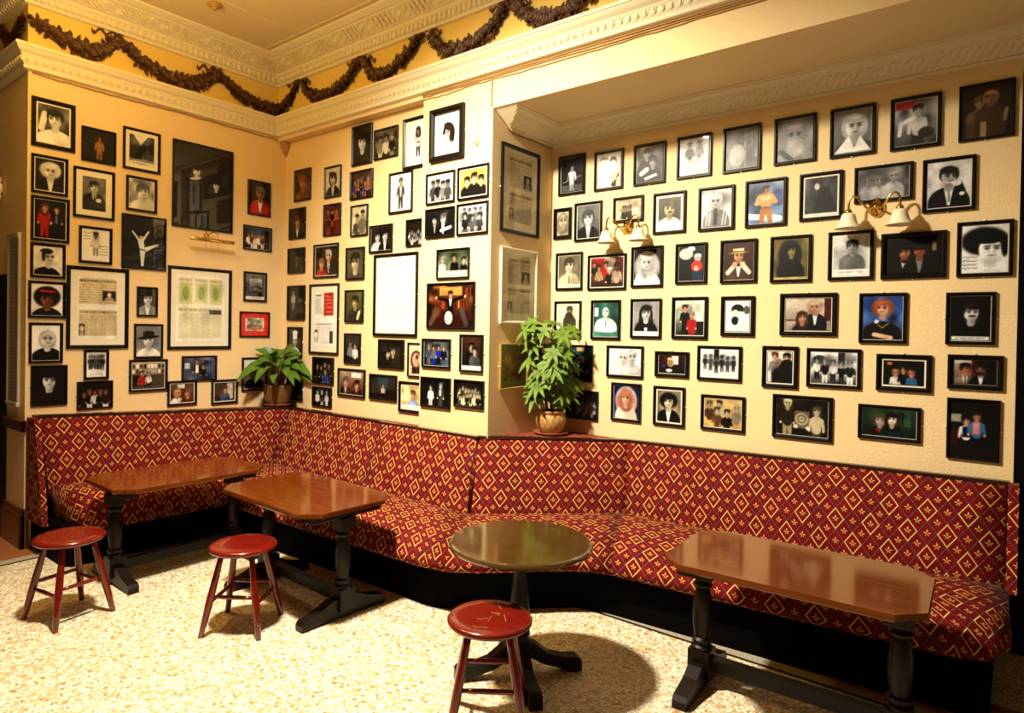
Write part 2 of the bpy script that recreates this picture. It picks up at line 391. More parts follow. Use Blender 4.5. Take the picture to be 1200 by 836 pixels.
def along(a, b, n): return [tuple(V(*a).lerp(V(*b), k/n)) for k in range(n+1)]
bpart('seat_cushion', seat(along((.26, -2.06, .475), (.41, -.345, .415), 8), [(.60, -2.04, .27), (.82, -1.95, .265)]+along((.86, -1.75, .262), (.89, -1.10, .26), 6)), M_fab, True)
bpart('seat_cushion', seat(along((.41, -.345, .412), (2.78, -.355, .40), 8), along((.89, -1.10, .26), (2.93, -1.03, .26), 7)+[(3.13, -.985, .26)], .03), M_fab, True)
bpart('seat_cushion', seat(along((2.78, -.355, .40), (3.56, .38, .40), 6), [(3.13, -.985, .26), (3.28, -.88, .26), (3.42, -.74, .26), (3.54, -.61, .26), (3.65, -.51, .26), (3.76, -.44, .26), (3.88, -.405, .26)], .05), M_fab, True)
bpart('seat_cushion', seat(along((3.56, .38, .40), (5.62, .425, .405), 8), along((3.88, -.405, .26), (5.45, -.27, .26), 6)+[(5.60, -.22, .262), (5.67, -.02, .27)], .01), M_fab, True)
# plinth, ledge, rail, end panels
bm = bmesh.new()
pl = [(.68, -2.06), (.76, -.99), (2.98, -.91), (3.08, -.86), (3.5, -.48), (3.62, -.36), (3.78, -.31), (5.6, -.19), (5.6, .5), (3.6, .5), (2.75, -.2), (.3, -.2), (.02, -.2), (.004, -2.10), (.62, -2.10)]
lo = [bm.verts.new((x, y, .001)) for x, y in pl]; hi = [bm.verts.new((x, y, .27)) for x, y in pl]
for k in range(len(pl)): bm.faces.new((lo[k], lo[(k+1) % len(pl)], hi[(k+1) % len(pl)], hi[k]))
bm.faces.new(hi); bm.faces.new(lo[::-1]); bmesh.ops.recalc_face_normals(bm, faces=bm.faces[:])
bpart('plinth', bm, M_black)
bm = bmesh.new()
for q in ([(.004, -2.10, .978), (.17, -2.10, .978), (.27, -.105, .884), (.004, -.105, .884)], [(.004, -.105, .884), (.27, -.105, .884), (.27, -.004, .884), (.004, -.004, .884)],
          [(.27, -.105, .884), (1.62, -.115, .886), (1.62, -.004, .886), (.27, -.004, .884)], [(1.62, -.115, .886), (1.985, -.116, .884), (1.985, -.004, .884), (1.62, -.004, .886)],
          [(1.985, -.116, .884), (2.64, -.118, .880), (2.70, -.094, .880), (1.985, -.094, .884)], [(2.64, -.118, .880), (3.45, .60, .862), (3.38, .676, .862), (2.70, -.094, .880)],
          [(2.70, -.094, .880), (3.38, .676, .862), (2.70, .676, .868), (2.6999, .3, .872)], [(3.45, .60, .862), (5.635, .62, .898), (5.635, .676, .898), (3.38, .676, .862)]):
    tp = [bm.verts.new(p) for p in q]; bt = [bm.verts.new((p[0], p[1], p[2]-.018)) for p in q]
    bm.faces.new(tp); bm.faces.new(bt[::-1])
    for k in range(4): bm.faces.new((tp[k], bt[k], bt[(k+1) % 4], tp[(k+1) % 4]))
bmesh.ops.recalc_face_normals(bm, faces=bm.faces[:])
bpart('ledge', bm, M_ledge)
def railseg(a, b, off=0):
    a, b = T[a], T[b]; d = (b-a); d.z = 0; d.normalize(); n = V(d.y, -d.x, 0)
    rows = [[tuple(p+n*(off+.012)+V(0, 0, .010)), tuple(p+n*(off-.022)+V(0, 0, .012)), tuple(p+n*(off-.022)+V(0, 0, -.006)), tuple(p+n*(off+.012)+V(0, 0, -.008))] for p in (a-d*.012, b+d*.012)]
    bm = bmesh.new(); loft(bm, rows); return bm
for a, b, off in (('N0', 'K1', 0), ('K1', 'KM', 0), ('KM', 'K2', .036), ('K2', 'K3', 0), ('K3', 'N5', 0)): bpart('top_rail', railseg(a, b, off), M_rail)
def slab(pts, d):
    bm = bmesh.new(); A = [tuple(p) for p in pts]; B = [(p[0]+d[0], p[1]+d[1], p[2]+d[2]) for p in pts]
    rows = [A, B]; loft(bm, rows, 0); return bm
bpart('end_panel', slab([(.03, -2.105, .965), (.20, -2.105, .965), (.34, -2.105, .44), (.38, -2.105, .23), (.03, -2.105, .23)], (0, -.035, 0)), M_fab)
bpart('end_panel', slab([(5.64, .67, .90), (5.64, .57, .90), (5.64, .37, .40), (5.64, .67, .38)], (.045, 0, 0)), M_fab)

# ---------------------------------------------------------------- stools
def stool(x, y, rz, label):
    t = thing('bar_stool', label, 'stool', (x, y, 0), rz, 'round wooden stools')
    bm = bmesh.new()
    lathe(bm, [(.002, .424), (.10, .424), (.155, .425), (.170, .430), (.178, .438), (.179, .446), (.174, .454), (.163, .459), (.12, .4605), (.06, .459), (.002, .4585)], 40)
    obj('seat', bm, M_stool, t, True)
    tops, feet = [], []
    for k in range(4):
        a = k*PI/2; c, s = math.cos(a), math.sin(a)
        p0, p1 = V(.115*c, .115*s, .426), V(.222*c, .222*s, .001); tops.append(p0); feet.append(p1)
        bm = bmesh.new(); pts = [p0.lerp(p1, w) for w in (0, .12, .3, .5, .62, .8, 1)]
        tube(bm, pts, [.0135, .0150, .0175, .0195, .0195, .0170, .0140], 14); obj('leg', bm, M_stool, t, True)
    for k in range(4):
        w = .60 if k % 2 == 0 else .52
        a = tops[k].lerp(feet[k], w); b = tops[(k+1) % 4].lerp(feet[(k+1) % 4], w)
        bm = bmesh.new(); tube(bm, [a.lerp(b, q) for q in (0, .25, .5, .75, 1)], [.0085, .0105, .0115, .0105, .0085], 10); obj('stretcher', bm, M_stool, t, True)
    return t
stool(1.491, -2.337, math.radians(55.5), 'round dark red wooden stool nearest the left wall corner, by the leftmost table')
stool(2.344, -1.773, math.radians(-9), 'round red wooden stool in front of the clipped-corner table second from left')
s3 = stool(3.957, -1.594, math.radians(-8), 'round red wooden stool with scratched seat in front of the round table')
random.seed(4)
for k in range(7):      # pale scratches in the varnish of the seat
    a = random.uniform(0, 6.28); r0 = random.uniform(.02, .14); L = random.uniform(.02, .07); th = random.uniform(0, PI)
    c = V(r0*math.cos(a), r0*math.sin(a), .4612); d = V(math.cos(th), math.sin(th), 0)*L/2
    pts = [c-d, c-d*.2+V(.003, -.002, 0), c+d*.4+V(-.002, .003, 0), c+d]
    if any(math.hypot(p.x, p.y) > .15 for p in pts): continue
    bm = bmesh.new(); tube(bm, pts, .0011, 5)
    obj('scratch', bm, M_cable, s3)

# ---------------------------------------------------------------- trestle tables with clipped corners
TURN = [(.050, .0), (.050, .012), (.040, .02), (.046, .035), (.046, .045), (.034, .055), (.038, .075), (.044, .12), (.046, .17), (.043, .22), (.036, .265), (.031, .285), (.042, .295), (.044, .305), (.034, .318), (.040, .328), (.050, .335)]
def table(x, y, rz, label):
    t = thing('pub_table', label, 'table', (x, y, 0), rz, 'clipped-corner pub tables')
    L, W, ch, z = .5045, .3145, .099, .65
    oc = [(-L, -W+ch), (-L+ch, -W), (L-ch, -W), (L, -W+ch), (L, W-ch), (L-ch, W), (-L+ch, W), (-L, W-ch)]
    bm = bmesh.new()
    rows = [[(px*s_, py*s_, zz) for px, py in oc] for s_, zz in ((.985, z-.030), (1.0, z-.024), (1.0, z-.006), (.992, z))]
    R = [[bm.verts.new(p) for p in r] for r in rows]
    for a, b in zip(R, R[1:]):
        for k in range(8): bm.faces.new((a[k], a[(k+1) % 8], b[(k+1) % 8], b[k]))
    bm.faces.new(R[0][::-1]); bm.faces.new(R[-1]); obj('table_top', bm, M_top, t)
    for s in (-1, 1):
        cx = s*.40
        obj('cross_batten', bx((cx-.04, -.24, z-.075, cx+.04, .24, z-.030), bevel=.008), M_dark, t)
        bm = bmesh.new(); lathe(bm, [(r, zz+.17) for r, zz in TURN], 24, (cx, 0, 0)); box(bm, cx-.05, -.05, .505, cx+.05, .05, z-.075); box(bm, cx-.05, -.05, .045, cx+.05, .05, .17)
        obj('column', bm, M_dark, t, False)
        # sledge foot: low arched toe profile extruded across its width
        pr = [(-.285, .0), (-.20, 0), (-.17, .012), (.17, .012), (.20, 0), (.285, 0), (.287, .035), (.27, .055), (.22, .065), (.15, .085), (.09, .115), (-.09, .115), (-.15, .085), (-.22, .065), (-.27, .055), (-.287, .035)]
        bm = bmesh.new(); A = [bm.verts.new((cx-.032, p, q+.001)) for p, q in pr]; B = [bm.verts.new((cx+.032, p, q+.001)) for p, q in pr]
        for k in range(len(pr)): bm.faces.new((A[k], A[(k+1) % len(pr)], B[(k+1) % len(pr)], B[k]))
        bm.faces.new(A[::-1]); bm.faces.new(B); bmesh.ops.recalc_face_normals(bm, faces=bm.faces[:]); obj('foot', bm, M_dark, t)
    obj('stretcher', bx((-.36, -.017, .075, .36, .017, .135), (-.36, -.026, .125, .36, .026, .14)), M_dark, t)
    return t
table(1.175, -1.575, PI/2-.01, 'clipped-corner wooden table furthest left, along the left wall bench')
table(2.259, -1.322, -.032, 'glossy clipped-corner wooden table between the far left table and the round table')
table(4.921, -.673, .036, 'large glossy clipped-corner wooden table at the right, nearest the camera')
t = thing('round_table', 'dark round pedestal table in front of the angled bench corner', 'table', (3.815, -1.19, 0), math.radians(51))
bm = bmesh.new(); lathe(bm, [(.002, .620), (.325, .620), (.340, .624), (.3465, .632), (.3465, .640), (.341, .647), (.33, .650), (.002, .650)], 72); obj('table_top', bm, M_round, t, False)
bm = bmesh.new(); lathe(bm, [(.09, .62), (.09, .60), (.04, .59), (.035, .57), (.048, .55), (.05, .53), (.033, .515), (.03, .50), (.036, .44), (.044, .36), (.048, .30), (.042, .24), (.05, .22), (.052, .20), (.04, .19), (.06, .17), (.062, .10), (.055, .08), (.002, .08)][::-1], 28); obj('pedestal', bm, M_dark, t, True)
for k in range(4):
    a = k*PI/2; bm = bmesh.new()
    pr = [(.03, .10), (.03, .17), (.08, .15), (.15, .095), (.22, .075), (.29, .07), (.31, .055), (.312, .0), (.24, .0), (.22, .02), (.12, .05)]
    A = [bm.verts.new((p*math.cos(a)+.03*math.sin(a), p*math.sin(a)-.03*math.cos(a), q+.001)) for p, q in pr]; B = [bm.verts.new((p*math.cos(a)-.03*math.sin(a), p*math.sin(a)+.03*math.cos(a), q+.001)) for p, q in pr]
    for i in range(len(pr)): bm.faces.new((A[i], A[(i+1) % len(pr)], B[(i+1) % len(pr)], B[i]))
    bm.faces.new(A[::-1]); bm.faces.new(B); bmesh.ops.recalc_face_normals(bm, faces=bm.faces[:]); obj('foot', bm, M_dark, t)

# ---------------------------------------------------------------- plants
def leafmat(name, c1, c2, rough=.35):
    m = mat(name, c1, rough, .22); g = G(m); g.col(g.mix(g.noise(g.pos(), 9, 2), c1, c2)); return m
M_leaf1 = leafmat('umbrella_plant_leaf', (.05, .105, .008), (.17, .26, .022), .5)
M_leaf2 = leafmat('peace_lily_leaf', (.03, .085, .010), (.10, .20, .02), .35)
M_stem = mat('plant_stem', (.14, .10, .03), .7, .2)
M_soil = mat('potting_soil', (.02, .012, .006), .95, .1)
def pot_mat(name, c1, c2, emboss):
    m = mat(name, c1, .4, .4, 0, .2); g = G(m); p = g.obj(); sp = g.new('ShaderNodeSeparateXYZ'); g.ln(p, sp.inputs[0])
    th = g.m('ARCTAN2', sp.outputs[1], sp.outputs[0])
    if emboss:
        tri = g.m('ABSOLUTE', g.m('SUBTRACT', g.m('FRACT', g.m('MULTIPLY', th, 8/(2*PI))), .5))
        zz = g.m('DIVIDE', g.m('SUBTRACT', sp.outputs[2], .05), .11)
        d1 = g.m('ABSOLUTE', g.m('SUBTRACT', g.m('MULTIPLY', tri, 2), zz)); d2 = g.m('ABSOLUTE', g.m('SUBTRACT', g.m('SUBTRACT', 1, g.m('MULTIPLY', tri, 2)), zz))
        h = g.m('LESS_THAN', g.m('MINIMUM', d1, d2), .09); g.col(g.mix(h, c1, c2)); g.bump(h, .6, .006)
    else:
        h = g.m('SINE', g.m('MULTIPLY', th, 26)); g.col(g.mix(g.noise(p, 14, 4), c1, c2)); g.bump(h, .5, .006)
    return m
M_pot1 = pot_mat('tan_glazed_clay', (.42, .22, .06), (.58, .36, .12), True)
M_pot2 = pot_mat('brown_ribbed_clay', (.10, .04, .012), (.26, .12, .03), False)
M_terra = mat('terracotta', (.30, .09, .03), .5, .4)
def leaf(bm, p, d, n, L, W, droop, fold=.25, seg=6):
    """one pointed leaf from p along d, face normal n"""
    d = d.normalized(); s = d.cross(n).normalized(); n = s.cross(d); prev = None
    for k in range(seg+1):
        t = k/seg; c = p+d*(L*t)-V(0, 0, 1)*(droop*L*t*t); w = W*max(0, math.sin(PI*min(1, t*.94+.06)))**.8*(1-.35*t)
        if k == seg: w = .0006
        row = [bm.verts.new(c-s*w+n*(fold*w)), bm.verts.new(c), bm.verts.new(c+s*w+n*(fold*w))]
        if prev:
            bm.faces.new((prev[0], prev[1], row[1], row[0])); bm.faces.new((prev[1], prev[2], row[2], row[1]))
        prev = row
def pot(prof, m, parent): bm = bmesh.new(); lathe(bm, prof, 40, cap=False); return obj('pot', bm, m, parent, True)
def saucer(x, y, z, r, label):
    bm = bmesh.new(); lathe(bm, [(.002, 0), (r*.75, 0), (r*.95, .012), (r, .02), (r*.97, .022), (r*.9, .012), (r*.7, .008), (.002, .008)], 40)
    o = obj('plant_saucer', bm, M_terra, None, True, (x, y, z)); return tag(o, label, 'saucer')
# umbrella plant in the recess corner
PX, PY, PZ = 2.885, .44, .872
saucer(PX, PY, PZ, .135, 'terracotta saucer under the tan pot of the tall umbrella plant')
t = thing('potted_umbrella_plant', 'tall leafy umbrella plant in a tan embossed clay pot on the bench corner ledge', 'plant', (PX, PY, PZ+.0085))
pot([(.002, .001), (.07, .001), (.082, .01), (.105, .05), (.118, .09), (.118, .115), (.108, .14), (.102, .15), (.110, .158), (.116, .166), (.114, .174), (.100, .174), (.097, .165), (.10, .14), (.002, .14)], M_pot1, t)
bm = bmesh.new(); lathe(bm, [(.002, .142), (.098, .142), (.098, .150), (.002, .158)], 24); obj('soil', bm, M_soil, t)
random.seed(11); sb = bmesh.new(); fb = bmesh.new()
stems = []
for k in range(4):
    a = k*1.7+.4; tip = V(.07*math.cos(a), .07*math.sin(a)-.03, random.uniform(.70, .90)); base = V(.025*math.cos(a), .025*math.sin(a), .145)
    pts = [base.lerp(tip, w)+V(random.uniform(-.012, .012), random.uniform(-.012, .012), 0) for w in (0, .3, .6, 1)]
    pts[0] = base; sp = smooth_path(pts, 5); tube(sb, sp, [.009-.005*i/len(sp) for i in range(len(sp))], 7); stems.append(sp)
for k in range(72):
    sp = stems[k % 4]; w = .16+.84*((k//4)/17.5); p = sp[min(len(sp)-1, int(w*(len(sp)-1)))]
    hz = p.z; R = .22*(.55+.45*math.sin(PI*min(1, max(0, (hz-.1)/.84))))
    a = k*2.399+random.uniform(-.3, .3); el = random.uniform(.1, .7)
    dirv = V(math.cos(a)*math.cos(el), math.sin(a)*math.cos(el), math.sin(el)); q = p+dirv*random.uniform(.5, 1)*R
    q.x = max(q.x, -.10); q.y = min(q.y, .14)
    tube(sb, [p, p.lerp(q, .5)+V(0, 0, .012), q], .0022, 5)
    ax = (dirv*.5+V(.25, -.55, .55)).normalized(); s1 = ax.orthogonal().normalized(); s2 = ax.cross(s1); nl = random.choice((6, 7, 7, 8)); ph = random.uniform(0, 6)
    for i in range(nl):
        b = ph+i*2*PI/nl; d = (s1*math.cos(b)+s2*math.sin(b))*.93+ax*.12
        if q.x+d.x*.1 < -.17 or q.y+d.y*.1 > .215: continue
        leaf(fb, q, d, ax, random.uniform(.08, .112), random.uniform(.017, .023), .26)
for v in fb.verts: v.co.x = max(v.co.x, 2.724-PX); v.co.y = min(v.co.y, .652-PY)
obj('stems', sb, M_stem, t, True); obj('foliage', fb, M_leaf1, t, True)
# peace lily in the far corner
QX, QY, QZ = .165, -.165, .906
saucer(QX, QY, QZ, .125, 'terracotta saucer under the dark pot of the arching corner plant')
t = thing('potted_peace_lily', 'bushy plant with long arching glossy leaves in a dark ribbed pot in the far corner', 'plant', (QX, QY, QZ+.0085))
pot([(.002, .001), (.085, .001), (.095, .01), (.115, .06), (.128, .12), (.130, .17), (.134, .18), (.134, .192), (.122, .192), (.12, .17), (.002, .165)], M_pot2, t)
bm = bmesh.new(); lathe(bm, [(.002, .166), (.119, .166), (.119, .172), (.002, .18)], 24); obj('soil', bm, M_soil, t)
sb = bmesh.new(); fb = bmesh.new(); random.seed(5)
for k in range(76):
    a = k*2.399; ring_ = (k % 8)/8; c, s = math.cos(a), math.sin(a)
    base = V(.06*c*random.random(), .06*s*random.random(), .17)
    out = .06+.15*ring_+random.uniform(-.02, .03); hgt = .36-.16*ring_+random.uniform(-.06, .05)
    tip = V(out*c, out*s, .17+hgt*.75)
    if tip.x < -.10: tip.x = -.10+random.uniform(0, .02)
    if tip.y > .10: tip.y = .10-random.uniform(0, .02)
    sp = smooth_path([base, base.lerp(tip, .5)+V(0, 0, .06), tip], 4); tube(sb, sp, .003, 5)
    d = V(c*(.6+.7*ring_), s*(.6+.7*ring_), .62-.5*ring_+random.uniform(-.3, .3))
    L = random.uniform(.15, .235)
    if tip.x+d.normalized().x*L < -.125: d.x = (-.12-tip.x)/L
    if tip.y+d.normalized().y*L > .125: d.y = (.12-tip.y)/L
    leaf(fb, tip, d, V(.45, -.55, .8), L, random.uniform(.036, .048), .35+.35*ring_, .14, 8)
for v in fb.verts: v.co.x = max(v.co.x, .034-QX); v.co.y = min(v.co.y, -.034-QY)
obj('stems', sb, M_stem, t, True); obj('foliage', fb, M_leaf2, t, True)

# ---------------------------------------------------------------- plaster garlands on the frieze
M_gar = mat('bronzed_plaster', (.10, .035, .012), .5, .4); g = G(M_gar)
g.col(g.mix(g.noise(g.pos(), 22, 3), (.018, .006, .004), (.14, .055, .014)))
def wall_pt(s):
    """s runs along the frieze: negative = left wall (distance to the corner), positive = beam"""
    if s < -(LA-D): k = -s-(LA-D); return V(-k, -LA-.006, 0), V(0, -1, 0), V(1, 0, 0)
    if s < 0: return V(.006, -D+s, 0), V(1, 0, 0), V(0, 1, 0)
    return V(s, -D-.006, 0), V(0, -1, 0), V(1, 0, 0)
def garland(nodes, label, bows, seed):
    random.seed(seed); P = smooth_path([(s, z, 0) for s, z in nodes], 26); n = len(P)
    t = thing('plaster_garland', label, 'garland', tuple(wall_pt(P[n//2].x)[0]+V(0, 0, P[n//2].y)), 0, 'bronzed plaster garlands on the frieze')
    inv = Matrix.Translation(-t.location); bm = bmesh.new()
    for i, p in enumerate(P):
        w = .018+.036*max(0, math.sin(PI*i/(n-1)))**.7
        for k in range(3 if i % 2 else 4):
            o, nn, tt = wall_pt(p.x+random.uniform(-.012, .012)); dz = random.uniform(-1, 1)*w
            c = o+V(0, 0, p.y+dz)+nn*random.uniform(.006, .03)*(1.2-abs(dz)/w*.8)
            b = random.uniform(0, 2*PI) if k else -PI/2+random.uniform(-1, 1)
            d = tt*math.cos(b)+V(0, 0, 1)*math.sin(b)+nn*random.uniform(-.05, .45)
            leaf(bm, c, d, (nn+tt*random.uniform(-.5, .5)+V(0, 0, random.uniform(-.5, .5))), random.uniform(.034, .058), random.uniform(.014, .022), 0, .4, 4)
        if i % 3 == 0 and w > .03:      # roses
            o, nn, tt = wall_pt(p.x); c = o+V(0, 0, p.y+random.uniform(-.5, .5)*w)+nn*.026
            for q in range(7):
                b = q*2.4; leaf(bm, c+nn*.004*q*.3, tt*math.cos(b)+V(0, 0, 1)*math.sin(b)+nn*.35, nn, .034, .020, 0, .5, 3)
    if nodes[0][0] > -2.1:
        for v in bm.verts: v.co.x = max(v.co.x, .006); v.co.y = min(v.co.y, -D-.006)
    o = obj('foliage', bm, M_gar, t, True); o.matrix_parent_inverse = inv
    for s, z in bows:
        bm = bmesh.new()
        def strip(pts, w):
            prev = None
            for i, (ds, dz, dn) in enumerate(pts):
                o, nn, tt = wall_pt(s+ds); c = o+V(0, 0, z+dz)+nn*(.010+dn)
                row = [bm.verts.new(c+V(0, 0, w)), bm.verts.new(c-V(0, 0, w)), bm.verts.new(c-V(0, 0, w)-nn*.008), bm.verts.new(c+V(0, 0, w)-nn*.008)]
                if prev:
                    for q in range(4): bm.faces.new((prev[q], prev[(q+1) % 4], row[(q+1) % 4], row[q]))
                else: bm.faces.new(row)
                prev = row
            bm.faces.new(prev[::-1])
        for sg in (-1, 1):
            strip([(sg*(.01+.17*k/10), .006+.022*math.sin(k*1.25)-.0035*k*(.6 if sg < 0 else 1.4)+(.018 if sg < 0 else 0), .008*math.cos(k*1.25)) for k in range(11)], .013)
            strip([(sg*(.045*math.sin(PI*k/8)), .030*math.sin(2*PI*k/8)*.9+.016, .012) for k in range(9)], .008)
        bmesh.ops.recalc_face_normals(bm, faces=bm.faces[:])
        o = obj('ribbon_bow', bm, M_gar, t); o.matrix_parent_inverse = inv
A_ = lambda y: y+D
garland([(-2.60, 3.93), (-2.40, 3.78), (-2.22, 3.79), (-2.075, 3.86)], 'dark leafy plaster garland turning round the far left corner of the frieze', [], 1)
garland([(-2.03, 3.86), (A_(-1.95), 3.80), (A_(-1.78), 3.765), (A_(-1.66), 3.80), (A_(-1.575), 3.91)], 'first plaster garland on the left wall frieze, from the outer corner', [(A_(-1.559), 3.935)], 2)
garland([(A_(-1.52), 3.90), (A_(-1.32), 3.79), (A_(-1.05), 3.745), (A_(-.86), 3.80), (A_(-.75), 3.90)], 'second plaster garland on the left wall frieze, between two bows', [(A_(-.731), 3.92)], 3)
garland([(A_(-.69), 3.89), (A_(-.5), 3.79), (A_(-.25), 3.742), (-.01, 3.742), (.02, 3.742), (.20, 3.80), (.335, 3.95)], 'plaster garland dipping into the inner corner of the frieze', [(.352, 3.965)], 4)
garland([(.42, 3.92), (.58, 3.78), (.80, 3.742), (1.05, 3.80), (1.225, 3.935)], 'plaster garland on the beam frieze, first right of the inner corner', [(1.25, 3.95)], 5)
garland([(1.30, 3.92), (1.42, 3.78), (1.58, 3.752), (1.80, 3.83), (1.98, 3.96)], 'plaster garland on the beam frieze above the pictures left of the pilaster', [(2.005, 3.98)], 6)
garland([(2.08, 3.93), (2.25, 3.77), (2.48, 3.745), (2.70, 3.83), (2.82, 3.94)], 'plaster garland on the beam frieze directly above the pilaster', [(2.844, 3.955)], 7)
garland([(2.91, 3.92), (3.05, 3.78), (3.25, 3.745), (3.50, 3.80), (3.68, 3.93)], 'plaster garland furthest right on the beam frieze, cut by the top of the picture', [(3.70, 3.95)], 8)

# ---------------------------------------------------------------- wall lamps, picture lamp, small fittings, cables
def sconce(x, z, label):
    t = thing('wall_lamp', label, 'lamp', (x, YC, z), 0, 'twin brass wall lamps')
    bm = bmesh.new(); rings = lathe(bm, [(.002, .0), (.05, .0), (.052, .008), (.042, .014), (.036, .022), (.018, .028), (.012, .045), (.002, .047)], 28)
    for v in bm.verts: x_, y_, z_ = v.co; v.co = (x_*.85, -z_-.001, y_*1.1)
    bmesh.ops.recalc_face_normals(bm, faces=bm.faces[:]); obj('backplate', bm, M_brass, t, True)
    for s in (-1, 1):
        bm = bmesh.new(); tube(bm, smooth_path([(s*.008, -.035, 0), (s*.035, -.075, -.012), (s*.062, -.10, .018), (s*.085, -.105, .052), (s*.112, -.105, .058), (s*.128, -.105, .030), (s*.130, -.105, -.022)], 7), .0065, 10)
        lathe(bm, [(.002, -.010), (.014, -.014), (.020, -.026), (.021, -.040), (.002, -.041)][::-1], 16, (s*.13, -.105, 0)); arm = obj('arm', bm, M_brass, t, True)
        bm = bmesh.new()
        lathe(bm, [(.018, -.036), (.028, -.038), (.036, -.046), (.041, -.062), (.045, -.082), (.052, -.100), (.064, -.116), (.074, -.124), (.072, -.127), (.060, -.118), (.047, -.102), (.040, -.082), (.036, -.062), (.030, -.048), (.018, -.042)], 30, (s*.13, -.105, 0), cap=False)
        obj('shade', bm, M_shade, arm, True)
sconce(3.389, 2.447, 'twin-arm brass wall lamp with bell shades on the left part of the recess wall')
sconce(5.001, 2.418, 'twin-arm brass wall lamp with bell shades near the right end of the recess wall')
t = thing('picture_light', 'brass tube picture lamp under the dark poster of two men', 'lamp', (0, -.80, 2.455))
bm = bmesh.new(); lathe(bm, [(.002, 0), (.024, 0), (.024, .01), (.016, .018), (.002, .02)], 20)
for v in bm.verts: x_, y_, z_ = v.co; v.co = (z_+.001, x_, y_)
bmesh.ops.recalc_face_normals(bm, faces=bm.faces[:]); obj('backplate', bm, M_brass, t, True)
for s in (-1, 1):
    bm = bmesh.new(); tube(bm, smooth_path([(.012, s*.006, .0), (.05, s*.030, .028), (.09, s*.05, .02), (.118, s*.055, -.035)], 6), .005, 8); obj('arm', bm, M_brass, t, True)
bm = bmesh.new(); tube(bm, [(.12, -.20, -.05), (.12, -.197, -.05), (.12, .197, -.052), (.12, .20, -.052)], [.012, .016, .016, .012], 20); obj('lamp_tube', bm, M_brass, t, True)
bm = bmesh.new(); lathe(bm, [(.002, .022), (.012, .020), (.014, .012), (.022, .011), (.026, .006), (.027, .0), (.002, 0)][::-1], 24)
for v in bm.verts: x_, y_, z_ = v.co; v.co = (x_, -z_-.001, y_)
bmesh.ops.recalc_face_normals(bm, faces=bm.faces[:])
tag(obj('alarm_sounder', bm, mat('cream_plastic', (.55, .42, .24), .4, .4), None, True, (2.553, -D, 3.03)), 'small round cream plastic button fixed high on the pilaster', 'fitting')
bm = bmesh.new(); lathe(bm, [(.002, -.09), (.02, -.085), (.024, -.06), (.016, -.045), (.03, -.03), (.034, 0), (.03, .03), (.016, .045), (.024, .06), (.02, .085), (.002, .09)], 16)
tag(obj('wall_bracket', bm, M_mount, None, True, (-.56, -LA-.036, 2.70)), 'small turned cream bracket at the left edge of the photo on the shaded return wall', 'fitting')
bm = bmesh.new(); lathe(bm, [(.002, -.05), (.012, -.05), (.016, -.03), (.05, -.015), (.055, 0), (.002, 0)], 20)
tag(obj('ceiling_rose', bm, M_cable, None, True, (.713, -1.12, ZC-.001)), 'small brown ceiling rose by the ceiling seam', 'fitting')
def cable(pts, r, label, seed, wob=.004):
    random.seed(seed); P = smooth_path(pts, 10); P = [p+V(0, 0, random.uniform(-wob, wob)) for p in P]
    bm = bmesh.new(); tube(bm, P, r, 6); tag(obj('cable', bm, M_cable, None, True), label, 'cable', 'surface cables under the cornice')
ys = -D-.008
cable([(1.99, ys, 3.485), (2.5, ys, 3.482), (3.2, ys, 3.484), (4.0, ys, 3.486), (5.2, ys, 3.484)], .005, 'topmost thin cable running under the beam cornice', 1, .002)
cable([(1.99, ys, 3.470), (2.4, ys, 3.468), (2.8, ys, 3.472), (3.6, ys, 3.467), (4.4, ys, 3.471), (5.2, ys, 3.470)], .0045, 'sagging middle cable running under the beam cornice', 2, .002)
cable([(1.99, ys, 3.450), (2.3, ys, 3.444), (2.55, ys, 3.455), (3.4, ys, 3.446), (4.2, ys, 3.456), (5.2, ys, 3.452)], .004, 'lowest loose cable running under the beam cornice', 3, .004)
cable([(2.690, ys, 3.45), (2.688, ys, 3.36), (2.69, ys, 3.26)], .005, 'short cable dropping down the right edge of the pilaster', 4, .001)
cable([(XP2+.006, -D+.01, 3.25), (XP2+.008, .04, 3.175), (XP2+.008, .11, 3.13), (XP2+.007, .3, 3.125), (XP2+.007, .66, 3.128)], .005, 'cable following the underside of the recess cornice on the pilaster side', 5, .001)
cable([(.008, -2.12, 3.482), (.008, -1.6, 3.474), (.008, -1.1, 3.480), (.008, -.5, 3.476), (.008, -.1, 3.470)], .006, 'brown cable running under the left wall cornice', 6)
# slim hanging notice on the left return wall
t = thing('notice_frame', 'tall slim clear-fronted notice frame on the narrow return wall at far left', 'notice', (-.225, -LA, 1.03))
y0 = -.003
obj('frame', bx((-.14, -.028, 0, .125, y0, .03), (-.14, -.028, 1.26, .125, y0, 1.29), (-.14, -.022, .03, -.122, y0, 1.26), (.107, -.022, .03, .125, y0, 1.26), bevel=.004), M_clip, t)
NOTICE = t

